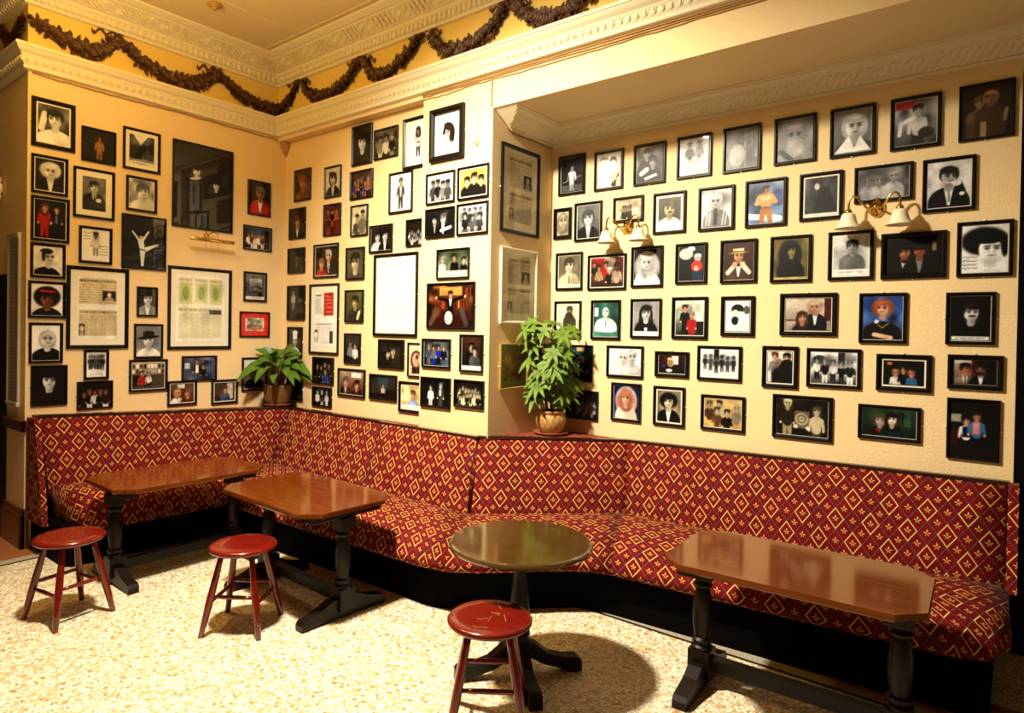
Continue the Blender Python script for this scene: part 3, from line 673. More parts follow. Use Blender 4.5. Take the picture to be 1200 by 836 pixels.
# ---------------------------------------------------------------- framed pictures: the prints are drawn as soft ink on a fine mesh
class Ink:
    def __init__(s, w, h, seed, px=250):
        s.nx, s.ny = max(16, int(w*px)), max(16, int(h*px)); s.a = w/h; s.rng = np.random.default_rng(seed)
        s.X, s.Y = np.meshgrid((np.arange(s.nx)+.5)/s.nx*s.a, (np.arange(s.ny)+.5)/s.ny); s.C = np.full((s.ny, s.nx, 3), .5); s.aa = 1.5/s.ny
    def c3(s, c): return np.array((c,)*3 if isinstance(c, (int, float)) else c, float)
    def put(s, m, c, k=1): m = np.clip(m, 0, 1)[..., None]*k; s.C = s.C*(1-m)+s.c3(c)*m; return s
    def bg(s, c0, c1=None, n=.0, sc=4):
        c1 = c0 if c1 is None else c1; t = s.Y[..., None]; s.C = s.c3(c1)*(1-t)+s.c3(c0)*t+np.zeros_like(s.C)
        if n: s.mottle(n, sc)
        return s
    def mottle(s, n, sc=4):
        g = s.rng.normal(size=(sc+3, sc+3)); fx = s.X/s.a*sc; fy = s.Y*sc; ix, iy = fx.astype(int), fy.astype(int); u, v = fx-ix, fy-iy; u, v = u*u*(3-2*u), v*v*(3-2*v)
        z = (g[iy, ix]*(1-u)+g[iy, ix+1]*u)*(1-v)+(g[iy+1, ix]*(1-u)+g[iy+1, ix+1]*u)*v
        s.C = np.clip(s.C*(1+n*z[..., None]), 0, 1); return s
    def e(s, x, y, rx, ry, c, rot=0, k=1, soft=1):
        dx, dy = s.X-x*s.a, s.Y-y
        if rot: dx, dy = dx*math.cos(rot)+dy*math.sin(rot), -dx*math.sin(rot)+dy*math.cos(rot)
        d = (np.sqrt((dx/rx)**2+(dy/ry)**2)-1)*min(rx, ry); return s.put(.5-d/(s.aa*soft), c, k)
    def r(s, x0, y0, x1, y1, c, k=1):
        d = np.maximum(np.maximum(x0*s.a-s.X, s.X-x1*s.a), np.maximum(y0-s.Y, s.Y-y1)); return s.put(.5-d/s.aa, c, k)
    def l(s, x0, y0, x1, y1, w, c, w1=None, k=1):
        w1 = w if w1 is None else w1; ax, bx_ = x0*s.a, x1*s.a; vx, vy = bx_-ax, y1-y0
        t = np.clip(((s.X-ax)*vx+(s.Y-y0)*vy)/(vx*vx+vy*vy+1e-9), 0, 1)
        d = np.hypot(s.X-ax-vx*t, s.Y-y0-vy*t)-(w+(w1-w)*t); return s.put(.5-d/s.aa, c, k)
    def poly(s, P, c, k=1):
        P = [(x*s.a, y) for x, y in P]; A = sum(p[0]*q[1]-q[0]*p[1] for p, q in zip(P, P[1:]+P[:1])); d = None
        for p, q in zip(P, P[1:]+P[:1]):
            ex, ey = q[0]-p[0], q[1]-p[1]; L = math.hypot(ex, ey)+1e-9; dd = ((s.Y-p[1])*ex-(s.X-p[0])*ey)/L*(-1 if A > 0 else 1); d = dd if d is None else np.maximum(d, dd)
        return s.put(.5-d/s.aa, c, k)
    def hair_back(s, x, y, r, hc, st):
        q = r/s.a
        if st == 'long': s.e(x, y-.35*r, 1.2*r, 1.75*r, hc); s.e(x, y-1.3*r, 1.25*r, 1.1*r, hc)
        elif st == 'curly': s.e(x, y+.2*r, 1.5*r, 1.35*r, hc, soft=3)
        elif st == 'afro': s.e(x, y+.35*r, 1.65*r, 1.5*r, hc, soft=3)
        elif st == 'bob': s.e(x, y, 1.15*r, 1.3*r, hc)
        elif st == 'wild': s.e(x, y-.3*r, 1.75*r, 2.0*r, hc, soft=5)
        elif st in ('short', 'beard', 'tash', 'up'): s.e(x, y+.3*r, 1.0*r, 1.05*r, hc)
    def head(s, x, y, r, sk=.8, hc=.05, st='short', turn=0):
        sk = s.c3(sk); q = r/s.a; turn = turn+s.rng.uniform(-.35, .35); part = s.rng.uniform(-.3, .3)
        s.hair_back(x, y, r, hc, st)
        s.l(x, y-.4*r, x, y-1.35*r, .42*r, sk*.82)
        s.e(x, y, .76*r, 1.0*r, sk); s.e(x+(.62-turn)*q*.62, y-.15*r, .40*r, .9*r, sk*.55, k=.6, soft=7); s.e(x, y-.85*r, .6*r, .2*r, sk*.6, k=.5, soft=5)
        if st in ('long', 'bob', 'curly', 'afro', 'short', 'tash', 'beard', 'wild', 'up'):
            s.e(x+part*q, y+.80*r, .80*r, .44*r, hc, part, soft=2); s.e(x+(.72 if part < 0 else -.72)*q, y+.45*r, .2*r, .5*r, hc, soft=2); s.e(x+part*1.3*q, y+.95*r, .4*r, .12*r, np.clip(s.c3(hc)*1.5+.06, 0, 1), part, k=.5, soft=4)
        if st == 'up': s.e(x, y+1.25*r, .7*r, .5*r, hc)
        if st == 'chef': s.r(x-.8*q, y+.5*r, x+.8*q, y+1.9*r, .92); s.e(x, y+1.9*r, 1.0*r, .45*r, .95)
        if st == 'hat': s.e(x, y+.55*r, 1.6*r, .28*r, .03, .12); s.r(x-.85*q, y+.5*r, x+.85*q, y+1.35*r, .03); s.e(x, y+1.3*r, .86*r, .3*r, .04)
        if st == 'boater': s.e(x, y+.62*r, 1.6*r, .22*r, (.62, .45, .25), .03); s.r(x-.95*q, y+.62*r, x+.95*q, y+1.35*r, (.90, .82, .55)); s.r(x-.97*q, y+.7*r, x+.97*q, y+.92*r, (.35, .2, .12))
        if st == 'cap': s.e(x, y+.75*r, .85*r, .45*r, hc); s.e(x+.2*q, y+.55*r, 1.0*r, .16*r, hc)
        dk = sk*.18
        for sg in (-1, 1):
            ex = x+(sg*.33+turn*.35)*q
            s.e(ex, y+.14*r, .25*r, .17*r, sk*.6, k=.75, soft=3); s.e(ex, y+.08*r, .14*r, .075*r, dk); s.l(ex-.18*q, y+.27*r, ex+.18*q, y+.29*r, .05*r, sk*.22)
        s.e(x+(turn*.4+.06)*q, y-.2*r, .1*r, .07*r, sk*.66, soft=2); s.e(x+turn*.4*q-.02*q, y-.05*r, .06*r, .2*r, np.clip(sk*1.08, 0, 1), soft=2)
        s.e(x+turn*.35*q, y-.50*r, .22*r, .06*r, sk*np.array((.66, .36, .36)) if sk[0]-sk[2] > .08 else sk*.42); s.e(x+turn*.2*q, y-.92*r, .4*r, .12*r, sk*.7, k=.5, soft=3)
        if st == 'tash': s.e(x+turn*.35*q, y-.38*r, .36*r, .11*r, s.c3(hc)*.9)
        if st == 'beard': s.e(x+turn*.3*q, y-.72*r, .6*r, .42*r, hc, soft=3); s.e(x+turn*.3*q, y-.5*r, .2*r, .06*r, sk*.5)
        return s
    def bust(s, x, y, r, cl, shirt=None, tie=None, wide=2.1):
        q = r/s.a
        s.e(x, y-3.2*r, wide*r, 2.05*r, cl); s.r(x-wide*q, -.1, x+wide*q, y-3.2*r, cl)
        s.l(x, y-.6*r, x, y-1.3*r, .4*r, cl, k=0)
        s.e(x-wide*.6*q, y-2.7*r, .8*r, 1.0*r, np.clip(s.c3(cl)*1.35+.02, 0, 1), k=.5, soft=6)
        if shirt is not None: s.poly([(x-.5*q, y-1.2*r), (x+.5*q, y-1.2*r), (x+.12*q, y-3.4*r), (x-.12*q, y-3.4*r)], shirt)
        if tie is not None: s.poly([(x-.12*q, y-1.45*r), (x+.12*q, y-1.45*r), (x+.16*q, y-3.0*r), (x-.10*q, y-3.0*r)], tie)
        return s
    def port(s, x=.5, y=.6, r=.2, sk=.82, hc=.05, cl=.05, st='short', shirt=None, tie=None, turn=0, wide=2.1):
        s.hair_back(x, y, r, hc, st if st in ('long', 'wild') else ''); s.bust(x, y, r, cl, shirt, tie, wide); s.head(x, y, r, sk, hc, st, turn); return s
    def fig(s, x, y, r, sk, hc, cl, pants=None, st='short', arms=1, lean=0):
        q = r/s.a; L = lean*q
        if pants is not None:
            for sg in (-.5, .5): s.l(x+sg*q+L, y-4.6*r, x+sg*1.3*q+L, y-8.6*r, .62*r, pants, .42*r)
        s.e(x+L*.4, y-2.2*r, 1.45*r, .75*r, cl); s.l(x+L*.3, y-2.4*r, x+L, y-4.6*r, 1.25*r, cl, 1.05*r)
        if arms:
            for sg in (-1, 1): s.l(x+sg*1.25*q+L*.4, y-2.2*r, x+sg*1.65*q+L, y-4.4*r, .42*r, cl, .34*r); s.e(x+sg*1.62*q+L, y-4.8*r, .3*r, .34*r, sk)
        return s.head(x, y, r, sk, hc, st)
    def crowd(s, n, y0, y1, r, sk, tones, x0=.1, x1=.9):
        for i in range(n):
            x = x0+(x1-x0)*(i+.5)/n; s.fig(x, s.rng.uniform(y0, y1), r*s.rng.uniform(.9, 1.1), sk, s.rng.choice([.04, .15, .3]), tones[i % len(tones)], tones[(i+1) % len(tones)])
        return s
    def lines(s, x0, y0, x1, y1, n, c=.25, k=.6, w=.35):
        H = (y1-y0)/n
        for i in range(n):
            x = x0; y = y1-(i+.5)*H
            while x < x1-.01:
                d = s.rng.uniform(.03, .12)*(x1-x0)
                s.r(x, y-H*w/2, min(x1, x+d), y+H*w/2, c, k*s.rng.uniform(.4, 1)); x += d+.02*(x1-x0)
        return s
    def news(s, x0, y0, x1, y1, paper, ink, pic=None, cols=3, rows=9):
        s.r(x0, y0, x1, y1, paper); w = (x1-x0)/cols
        s.lines(x0+.01, y1-(y1-y0)*.16, x1-.01, y1-.01, 1, ink, .8, .55)
        for i in range(cols): s.lines(x0+w*i+.012, y0+.01, x0+w*(i+1)-.012, y1-(y1-y0)*.2, rows, ink, .55)
        if pic:
            a, b, c, d = pic; s.r(a, b, c, d, np.array(ink)*.8); s.e((a+c)/2, b+(d-b)*.6, (d-b)*.18, (d-b)*.24, paper); s.e((a+c)/2, b+(d-b)*.12, (c-a)*s.a*.35, (d-b)*.28, paper, k=.7)
        return s
    def cap(s, c=.25, y=.05): return s.lines(.15, y-.025, .85, y+.025, 1, c, .8, .5)
    def tone(s):
        if s.C.mean() < .8: s.mottle(.07, 5)
        c = np.clip(s.C*(1+s.rng.normal(0, .05, (s.ny, s.nx, 1))), 0, 1); c = c*.35+.65*c*c*(3-2*c); y = (c@np.array((.3, .59, .11)))[..., None]; c = y+(c-y)*.68
        s.C = c
    def sign(s, x0, y0, x1, y1, c, n=3):
        for i in range(n):
            t0 = y1-(y1-y0)*(i+.2)/n; px_, py_ = x0, t0
            for k in range(9):
                nx_, ny_ = x0+(x1-x0)*(k+1)/9, t0+s.rng.uniform(-.02, .02); s.l(px_, py_, nx_, ny_, .004, c, k=.8); px_, py_ = nx_, ny_
        return s
SK = (.88, .64, .50); SKD = (.5, .3, .2); RED = (.75, .05, .07); BLU = (.12, .25, .75); SE = lambda v: (v, v*.92, v*.72)
W_ = .93
def rect_of():
    return dict(
    A1='-2.124 2.957 -1.84 3.316', A2='-1.797 2.917 -1.552 3.181', A3='-1.499 2.917 -1.208 3.254', A4='-2.122 2.614 -1.885 2.898', A5='-1.849 2.477 -1.558 2.862', 
    A6='-1.471 2.584 -1.231 2.867', A7='-2.122 2.263 -1.873 2.593', A8='-1.807 2.127 -1.572 2.413', A9='-1.502 2.112 -1.152 2.553', A10='-1.104 2.505 -0.558 3.249', 
    A11='-0.407 2.709 -0.172 3.036', A12='-0.447 2.377 -0.154 2.606', A13='-2.122 1.99 -1.897 2.246', A14='-2.133 1.691 -1.893 1.966', A15='-1.888 1.461 -1.444 2.099', 
    A16='-2.127 1.356 -1.909 1.658', A17='-2.113 1.038 -1.876 1.339', A18='-1.765 1.219 -1.587 1.452', A19='-1.811 0.987 -1.555 1.205', A20='-1.38 1.722 -1.215 1.969', 
    A21='-1.399 1.373 -1.168 1.662', A22='-1.434 1.099 -1.127 1.366', A23='-1.131 1.447 -0.558 2.165', A24='-0.437 1.891 -0.2 2.171', A25='-0.472 1.555 -0.164 1.795', 
    A26='-1.006 1.164 -0.69 1.388', A27='-1.125 0.96 -0.871 1.175', A28='-0.736 0.945 -0.485 1.166', A29='-0.444 1.045 -0.182 1.363', B1='1.024 3.084 1.293 3.431', B2='1.32 3.094 1.617 3.35', 
    B3='1.681 2.96 1.985 3.374', B4='0.16 2.866 0.422 3.168', B5='0.636 2.846 0.875 3.131', B6='1.006 2.789 1.31 3.037', B7='1.518 2.615 1.798 2.954', B8='0.083 2.508 0.346 2.804', 
    B9='0.628 2.497 0.879 2.787', B10='1.021 2.464 1.25 2.736', B11='1.277 2.303 1.566 2.537', B12='1.733 2.327 1.94 2.548', B13='0.07 2.177 0.345 2.42', B14='0.487 2.117 0.852 2.428', 
    B15='0.963 2.083 1.213 2.368', B16='0.07 1.723 0.355 2.058', B17='0.433 1.411 0.868 2.06', B18='0.958 1.705 1.209 1.993', B19='1.344 1.593 1.874 2.283', B20='0.082 1.365 0.32 1.658', 
    B21='0.085 0.952 0.333 1.155', B22='0.493 1.131 0.806 1.382', B23='0.495 0.922 0.783 1.106', B24='0.957 1.34 1.179 1.61', B25='0.874 1.044 1.246 1.295', B26='1.414 1.321 1.729 1.567', 
    B27='1.306 1.048 1.648 1.267', B28='1.774 1.267 1.966 1.546', B29='1.675 0.975 1.972 1.227', P1='2.086 2.94 2.434 3.341', P2='2.046 2.619 2.345 2.859', P3='2.375 2.619 2.676 2.862', 
    P4='2.043 2.359 2.349 2.586', P5='2.373 2.357 2.674 2.591', P6='2.172 2.039 2.503 2.267', P7='2.075 1.659 2.563 2.012', P8='2.028 1.359 2.329 1.585', P9='2.423 1.345 2.649 1.624', 
    P10='2.021 1.054 2.336 1.288', P11='2.373 1.081 2.664 1.288', D1='0.01 2.382 0.488 3.036', D2='0.017 1.709 0.474 2.274', D3='0.025 1.221 0.37 1.562', C1='2.765 2.739 3.012 3.05', 
    C2='3.093 2.737 3.339 3.037', C3='3.425 2.737 3.674 3.036', C4='3.759 2.742 4.007 3.036', C5='4.086 2.739 4.332 3.04', C6='4.416 2.745 4.664 3.042', C7='4.743 2.741 4.986 3.038', 
    C8='5.062 2.736 5.308 3.034', C9='5.387 2.734 5.631 3.038', C10='2.726 2.394 2.895 2.641', C11='2.922 2.363 3.167 2.664', C12='3.263 2.48 3.51 2.668', C13='3.588 2.368 3.832 2.662', 
    C14='3.923 2.363 4.169 2.66', C15='4.241 2.36 4.498 2.667', C16='4.576 2.373 4.819 2.666', C17='4.882 2.45 5.18 2.664', C18='5.226 2.361 5.471 2.659', C19='2.755 1.986 3.003 2.283', 
    C20='3.051 1.978 3.379 2.249', C21='3.42 1.989 3.669 2.288', C22='3.764 2.004 3.99 2.287', C23='4.083 2 4.322 2.288', C24='4.407 1.994 4.652 2.289', C25='4.747 1.997 4.99 2.29', 
    C26='5.029 1.994 5.346 2.258', C27='5.392 1.993 5.637 2.292', C28='2.749 1.604 2.998 1.899', C29='3.086 1.602 3.339 1.902', C30='3.422 1.617 3.665 1.906', C31='3.745 1.62 4.001 1.913', 
    C32='4.094 1.646 4.314 1.912', C33='4.473 1.657 4.801 1.922', C34='4.922 1.62 5.165 1.914', C35='5.349 1.623 5.57 1.909', C36='2.876 1.266 3.107 1.554', C37='3.23 1.321 3.531 1.559', 
    C38='3.623 1.346 3.875 1.528', C39='3.937 1.341 4.237 1.577', C40='4.37 1.32 4.586 1.587', C41='4.638 1.341 4.937 1.581', C42='5.018 1.345 5.29 1.558', C43='5.363 1.379 5.608 1.567', 
    C44='2.873 0.975 3.163 1.2', C45='3.275 0.996 3.519 1.281', C46='3.617 0.997 3.852 1.278', C47='3.969 1.003 4.265 1.243', C48='4.441 1.005 4.79 1.28', C49='4.929 1.055 5.244 1.257', 
    C50='5.365 0.994 5.6 1.328', )
RECT = {k: tuple(map(float, v.split())) for k, v in rect_of().items()}
WALLS = {'A': ((1, 0, 0), (0, 1, 0), lambda s, z: (0, s, z), 'pictures on the left wall'), 'B': ((0, -1, 0), (1, 0, 0), lambda s, z: (s, 0, z), 'pictures on the back wall left of the pilaster'),
         'P': ((0, -1, 0), (1, 0, 0), lambda s, z: (s, -D, z), 'pictures on the pilaster front'), 'D': ((1, 0, 0), (0, 1, 0), lambda s, z: (XP2, s, z), 'pictures on the pilaster side'),
         'C': ((0, -1, 0), (1, 0, 0), lambda s, z: (s, YC, z), 'pictures on the recess wall')}
def hang(pid, name, label, cat, mount, draw, fw=.019, fm=None, mc=None, clip='lr', slip=False, depth=.02):
    """mount = width of the mount board (0 for none); draw paints the print"""
    s0, z0, s1, z1 = RECT[pid]; n, r, P, grp = WALLS[pid[0]]; n = Vector(n); r = Vector(r); w, h = s1-s0, z1-z0
    o = Vector(P((s0+s1)/2, z0)); t = thing(name, label, cat, tuple(o), 0, grp); fm = fm or M_frame
    def pt(x, y, d): return r*x+Vector((0, 0, y))+n*d       # x from the centre, y up from the bottom edge
    bm = bmesh.new(); R = []
    for ins, d in ((0, .001), (0, depth-.003), (.003, depth), (fw*.55, depth), (fw, depth-.008), (fw, .004)):
        R.append([bm.verts.new(pt(x, y, d)) for x, y in ((-w/2+ins, ins), (w/2-ins, ins), (w/2-ins, h-ins), (-w/2+ins, h-ins))])
    for a, b in zip(R, R[1:]):
        for k in range(4): bm.faces.new((a[k], a[(k+1) % 4], b[(k+1) % 4], b[k]))
    bmesh.ops.recalc_face_normals(bm, faces=bm.faces[:]); fo = obj('frame', bm, fm, t)
    def sheet(x0, y0, x1, y1, d):
        b = bmesh.new(); b.faces.new([b.verts.new(pt(x, y, d)) for x, y in ((x0, y0), (x1, y0), (x1, y1), (x0, y1))]); b.normal_update()
        if b.faces[:][0].normal.dot(n) < 0: bmesh.ops.reverse_faces(b, faces=b.faces[:])
        return b
    ix, iy = w/2-fw+.001, fw-.001
    def board(ins, d0, d1, m, nm, par):
        b = bmesh.new(); c8 = []
        for d in (d0, d1): c8.append([b.verts.new(pt(x, y, d)) for x, y in ((-ix+ins, iy+ins), (ix-ins, iy+ins), (ix-ins, h-iy-ins), (-ix+ins, h-iy-ins))])
        b.faces.new(c8[0][::-1]); b.faces.new(c8[1])
        for k in range(4): b.faces.new((c8[0][k], c8[0][(k+1) % 4], c8[1][(k+1) % 4], c8[1][k]))
        bmesh.ops.recalc_face_normals(b, faces=b.faces[:]); return obj(nm, b, m, par)
    if mount:
        board(0, .003, .0065, mc or M_mount, 'mount', t)
        if slip: board(mount-.004, .0066, .0070, M_brass if slip == 'gold' else M_frame, 'slip', t)
    px0, py0, px1, py1 = -ix+mount, iy+mount, ix-mount, h-iy-mount
    K = Ink(px1-px0, py1-py0, sum(map(ord, pid))*7+int(pid[1:])); draw(K); K.tone()
    nx, ny = K.nx, K.ny; xs = px0+(px1-px0)*np.arange(nx)/(nx-1); ys = py0+(py1-py0)*np.arange(ny)/(ny-1); XX, YY = np.meshgrid(xs, ys)
    co = np.stack([XX*r.x+n.x*.0075, XX*r.y+n.y*.0075, YY], -1).reshape(-1, 3)
    i = np.arange(nx*ny).reshape(ny, nx); q = np.stack([i[:-1, :-1], i[:-1, 1:], i[1:, 1:], i[1:, :-1]], -1).reshape(-1, 4)
    me = bpy.data.meshes.new('print'); me.from_pydata(co.tolist(), [], q.tolist())
    ca = me.color_attributes.new('ink', 'FLOAT_COLOR', 'POINT'); cc = np.ones((nx*ny, 4), np.float32); cc[:, :3] = (np.clip(K.C*1.03-.02, .003, 1)**2.2).reshape(-1, 3)*.92
    ca.data.foreach_set('color', cc.ravel()); me.materials.append(M_print); p = bpy.data.objects.new('print', me); COL.objects.link(p); p.parent = t
    obj('glass', sheet(-ix, iy, ix, h-iy, .0105), M_glass, t)
    for q in ((0, -.004), (0, h+.004)) if clip == 'tb' else ((-w/2-.004, h*.5), (w/2+.004, h*.5)):
        b = bmesh.new(); c = pt(q[0], q[1], .006)
        lathe(b, [(.0015, .0), (.006, .0), (.006, .004), (.003, .008), (.001, .0085)], 8)
        for v in b.verts: x_, y_, z_ = v.co; v.co = c+r*x_+Vector((0, 0, y_))+n*(z_-.005)
        obj('clip', b, M_clip, fo)
    return t
FP, FN = 'framed_photograph', 'framed_newspaper'
def ph(pid, label, mount, draw, **k): return hang(pid, FP, label, 'picture', mount, draw, **k)
def B(w, h=None): return w
# ---- left wall
ph('A1', 'largest portrait at top left of the left wall, man in white shirt, hand behind head', .012, lambda k: (k.bg(.35, .25, .3).bust(.55, .62, .22, .86, wide=2.3).l(.12, .35, .22, .75, .07, .8).l(.22, .75, .45, .8, .06, .82).head(.55, .64, .2, .82, .1)), fw=.03)
ph('A2', 'dark brown photo of man in mustard coat, top row of the left wall', 0, lambda k: k.bg((.12, .06, .03), (.08, .04, .02)).fig(.52, .74, .075, (.7, .42, .25), .1, (.62, .43, .16), (.55, .38, .14)), fw=.012)
ph('A3', 'cream mounted old street scene with white caption, top row of the left wall', .03, lambda k: k.bg(.35, .2, .3).poly([(.15, 1), (.75, 1), (.45, .68)], .8).r(0, .12, 1, .22, .5).r(.1, .2, .5, .62, .08).r(.55, .22, .72, .7, .12).r(.75, .2, .95, .72, .1).r(0, 0, 1, .12, .85).cap(.2, .06))
ph('A4', 'portrait of fair curly-haired woman in black jacket, second down at the left edge', .008, lambda k: k.bg(.06).port(.52, .62, .2, .85, .72, .03, 'curly', .8), mc=M_mount)
ph('A5', 'cream mounted portrait of suited man with clasped hands, left wall second column', .045, lambda k: k.bg(.45, .35, .1).port(.5, .7, .14, .75, .1, .03, 'short', .8, .06).l(.35, .2, .7, .35, .07, .03).e(.68, .32, .08, .06, .78))
ph('A6', 'portrait of smiling dark-haired young man, soft landscape behind, above the dancer', .006, lambda k: k.bg(.5, .6, .3).port(.55, .6, .22, .85, .06, .75, 'short'))
ph('A7', 'colour photo of woman in red dress beside suited man, left edge of the left wall', .006, lambda k: k.bg((.03, .05, .03)).fig(.32, .8, .085, SK, (.35, .15, .05), RED, RED, 'long').fig(.7, .78, .075, SK, .1, (.04, .04, .06), .04).r(.66, .4, .72, .62, (.4, .5, .65)))
ph('A8', 'white drawing of standing figure with signatures, beside the dancer photo', .006, lambda k: k.bg(.9).fig(.5, .83, .075, .45, .1, .75, .55).sign(.05, .6, .3, .9, .2, 3).sign(.62, .15, .95, .5, .2, 4))
def dancer(k):
    k.bg((.02, .03, .04), (.02, .02, .03)).r(0, 0, 1, .07, (.10, .22, .28)); w = (.78, .85, .86)
    k.l(.42, .52, .46, .34, .055, w, .045).l(.46, .32, .46, .06, .05, w, .022).l(.5, .36, .82, .48, .045, w, .018).l(.40, .52, .22, .70, .024, w, .014).l(.46, .54, .60, .72, .024, w, .014).e(.43, .61, .036, .045, (.8, .62, .5)).e(.43, .645, .036, .022, (.15, .1, .06)); k.l(.38, .37, .53, .35, .012, (.3, .35, .4))
ph('A9', 'tall dark photo of white-clad dancer with leg and arms raised', 0, dancer, fw=.012)
def duo(k):
    k.bg((.05, .035, .035), (.04, .03, .03), .3).head(.38, .68, .058, .95, .02, 'cap').e(.36, .595, .075, .018, .8, .25).fig(.72, .55, .048, .92, .02, .05, None, 'cap', 0).poly([(.66, .49), (.74, .45), (.76, .42), (.70, .47)], .75)
    k.r(.15, .02, .42, .42, (.12, .10, .08), .8).r(.24, .08, .36, .32, (.22, .2, .2), .7).sign(.16, .3, .40, .40, (.42, .30, .06), 2).sign(.62, .22, .80, .34, (.40, .28, .06), 2).r(.72, .02, .84, .15, (.2, .18, .2), .6)
hang('A10', 'framed_poster', 'largest dark poster of two men in caps, above the brass picture lamp', 'picture', 0, duo, fw=.012)
ph('A11', 'colour photo of grey-haired person in red jacket, right end of the left wall', 0, lambda k: k.bg((.16, .13, .05), (.1, .06, .02), .4).port(.55, .66, .17, (.72, .45, .32), .35, RED, 'short', .85), fw=.014)
ph('A12', 'colour photo of a group in white shirts before a blue wall, by the room corner', .004, lambda k: k.bg((.15, .25, .35), (.12, .1, .1), .3).r(.42, .5, .66, .95, (.1, .35, .6)).crowd(5, .5, .66, .075, SK, [.85, (.4, .1, .1), .8], .1, .75), fw=.013)
ph('A13', 'profile portrait of shaven-headed woman looking right, left edge of the left wall', .006, lambda k: k.bg(.85, .8).bust(.45, .55, .22, .06).head(.52, .62, .22, .82, .2, 'bald', .6).e(.45, .84, .19, .1, .15).e(.34, .66, .06, .18, .2), clip='tb')
ph('A14', 'colour portrait of dark curly-haired person in red headband', .004, lambda k: k.bg(.88).port(.5, .52, .22, (.6, .36, .2), (.08, .04, .03), (.08, .12, .2), 'afro').l(.3, .78, .72, .76, .035, RED))
hang('A15', FN, 'large white mounted frame with two newspaper clippings, left column of the left wall', 'picture', .05, lambda k: k.bg(.88).news(.04, .56, .96, .97, SE(.8), SE(.3), (.60, .62, .93, .78), 2, 8).news(.04, .05, .96, .47, SE(.78), SE(.35), (.04, .06, .18, .24), 4, 11), fw=.028)
ph('A16', 'portrait of woman with pale bobbed hair and black top on white, left edge', .004, lambda k: k.bg(.92).port(.55, .6, .2, .85, .66, .04, 'bob'))
ph('A17', 'black portrait of pale man emerging from darkness with faint signature, lowest at left edge', 0, lambda k: k.bg(.025).head(.5, .62, .19, .85, .02).r(0, 0, 1, .3, .02).sign(.1, .15, .8, .38, .22, 4), fw=.012)
ph('A18', 'small white photo of a dancing group in a row, below the two clippings', .006, lambda k: k.bg(.8, .88).crowd(5, .78, .84, .055, .6, [.25, .12, .3]).r(0, 0, 1, .18, .93).cap(.3, .1))
ph('A19', 'small dark photo of five men close above the bench on the left wall', 0, lambda k: k.bg((.03, .02, .02)).crowd(5, .55, .65, .09, (.75, .45, .3), [.03, .05, .8]), fw=.012)
ph('A20', 'small portrait of grinning man against black, left of the large green-tinted clipping', 0, lambda k: k.bg(.05).port(.52, .62, .2, .85, .06, .45, 'short', .9), fw=.016)
ph('A21', 'portrait of woman wearing wide black hat and white blouse', .004, lambda k: k.bg(.45, .5).port(.5, .52, .2, .86, .04, .85, 'hat'))
ph('A22', 'colour photo of bar bench with person in red under walls of pictures', .006, lambda k: (k.bg((.75, .66, .5), (.06, .03, .02)).r(0, 0, 1, .52, (.08, .03, .03)), [k.r(x/9+.02, y, x/9+.09, y+.14, k.rng.choice([.2, .85, .6])) for x in range(9) for y in (.58, .78)], k.fig(.3, .58, .08, SK, .1, RED).fig(.5, .55, .06, SK, .2, .85).r(.62, .25, .95, .36, (.35, .12, .05)).r(0, 0, 1, .12, .6, .4)))
hang('A23', FN, 'largest framed clipping on the left wall, three greenish panels over a printed page', 'picture', .042, lambda k: (k.bg((.92, .91, .84)), [(k.r(.06+.305*i, .56, .34+.305*i, .95, (.80, .79, .62)), k.r(.09+.305*i, .6, .31+.305*i, .87, (.62, .72, .35), .7), k.e(.2+.305*i, .73, .05, .1, (.45, .58, .22), k=.7), k.lines(.08+.305*i, .89, .32+.305*i, .95, 1, .4)) for i in range(3)], k.news(.05, .05, .95, .52, (.86, .84, .70), (.5, .48, .36), None, 4, 13).r(.68, .42, .93, .48, .2).lines(.7, .43, .91, .47, 1, .9)), fw=.026)
ph('A24', 'small dark photo of old shopfront with crowd, right of the green-tinted clipping', .004, lambda k: k.bg(.4, .2, .3).r(.2, .5, .85, .85, .5).r(.22, .7, .82, .8, .75).lines(.26, .71, .78, .79, 1, .2, .9).crowd(6, .38, .48, .055, .6, [.1, .2, .06], .2, .8).r(0, 0, 1, .12, .8).cap(.3, .06))
hang('A25', 'framed_print', 'small print on a bright red mount near the room corner', 'picture', .045, lambda k: k.bg((.7, .65, .5), (.8, .6, .4), .3, 6).r(.1, .1, .9, .5, (.55, .3, .35), .6).r(.2, .55, .8, .85, (.4, .5, .6), .7).lines(.1, .1, .9, .9, 7, .3, .5), fw=.014, mc=mat('red_mount_board', (.62, .02, .012), .7, .2))
ph('A26', 'wide colour photo of man in dark jacket with small companion, low on the left wall', .0, lambda k: k.bg((.35, .36, .5), (.25, .3, .4), .2).r(.05, .5, .2, .75, (.75, .8, .9)).r(.65, .7, .75, .85, .1).fig(.42, .82, .1, SK, .1, (.10, .10, .18), (.2, .3, .5)).r(.38, .3, .47, .66, .88).fig(.62, .6, .085, SK, .08, (.06, .06, .08)), fw=.016)
ph('A27', 'small colour photo of two fair-haired women, just above the bench on the left wall', .008, lambda k: k.bg((.4, .25, .18), (.3, .15, .1)).r(.3, .75, .6, .95, .8).port(.3, .48, .17, SK, (.75, .45, .2), .85, 'bob').port(.72, .5, .18, SK, (.45, .2, .08), (.3, .1, .08), 'long'))
ph('A28', 'small colour photo of man in blue shirt, just left of the corner plant', .01, lambda k: k.bg((.2, .12, .08), (.25, .15, .1), .3).r(.6, .1, .9, .95, (.75, .68, .6)).port(.52, .62, .13, SK, .1, (.25, .3, .45)))
ph('A29', 'black and white photo behind the leaves of the corner plant, left wall', .006, lambda k: k.bg(.85).port(.5, .6, .2, .6, .05, .04, 'curly'))
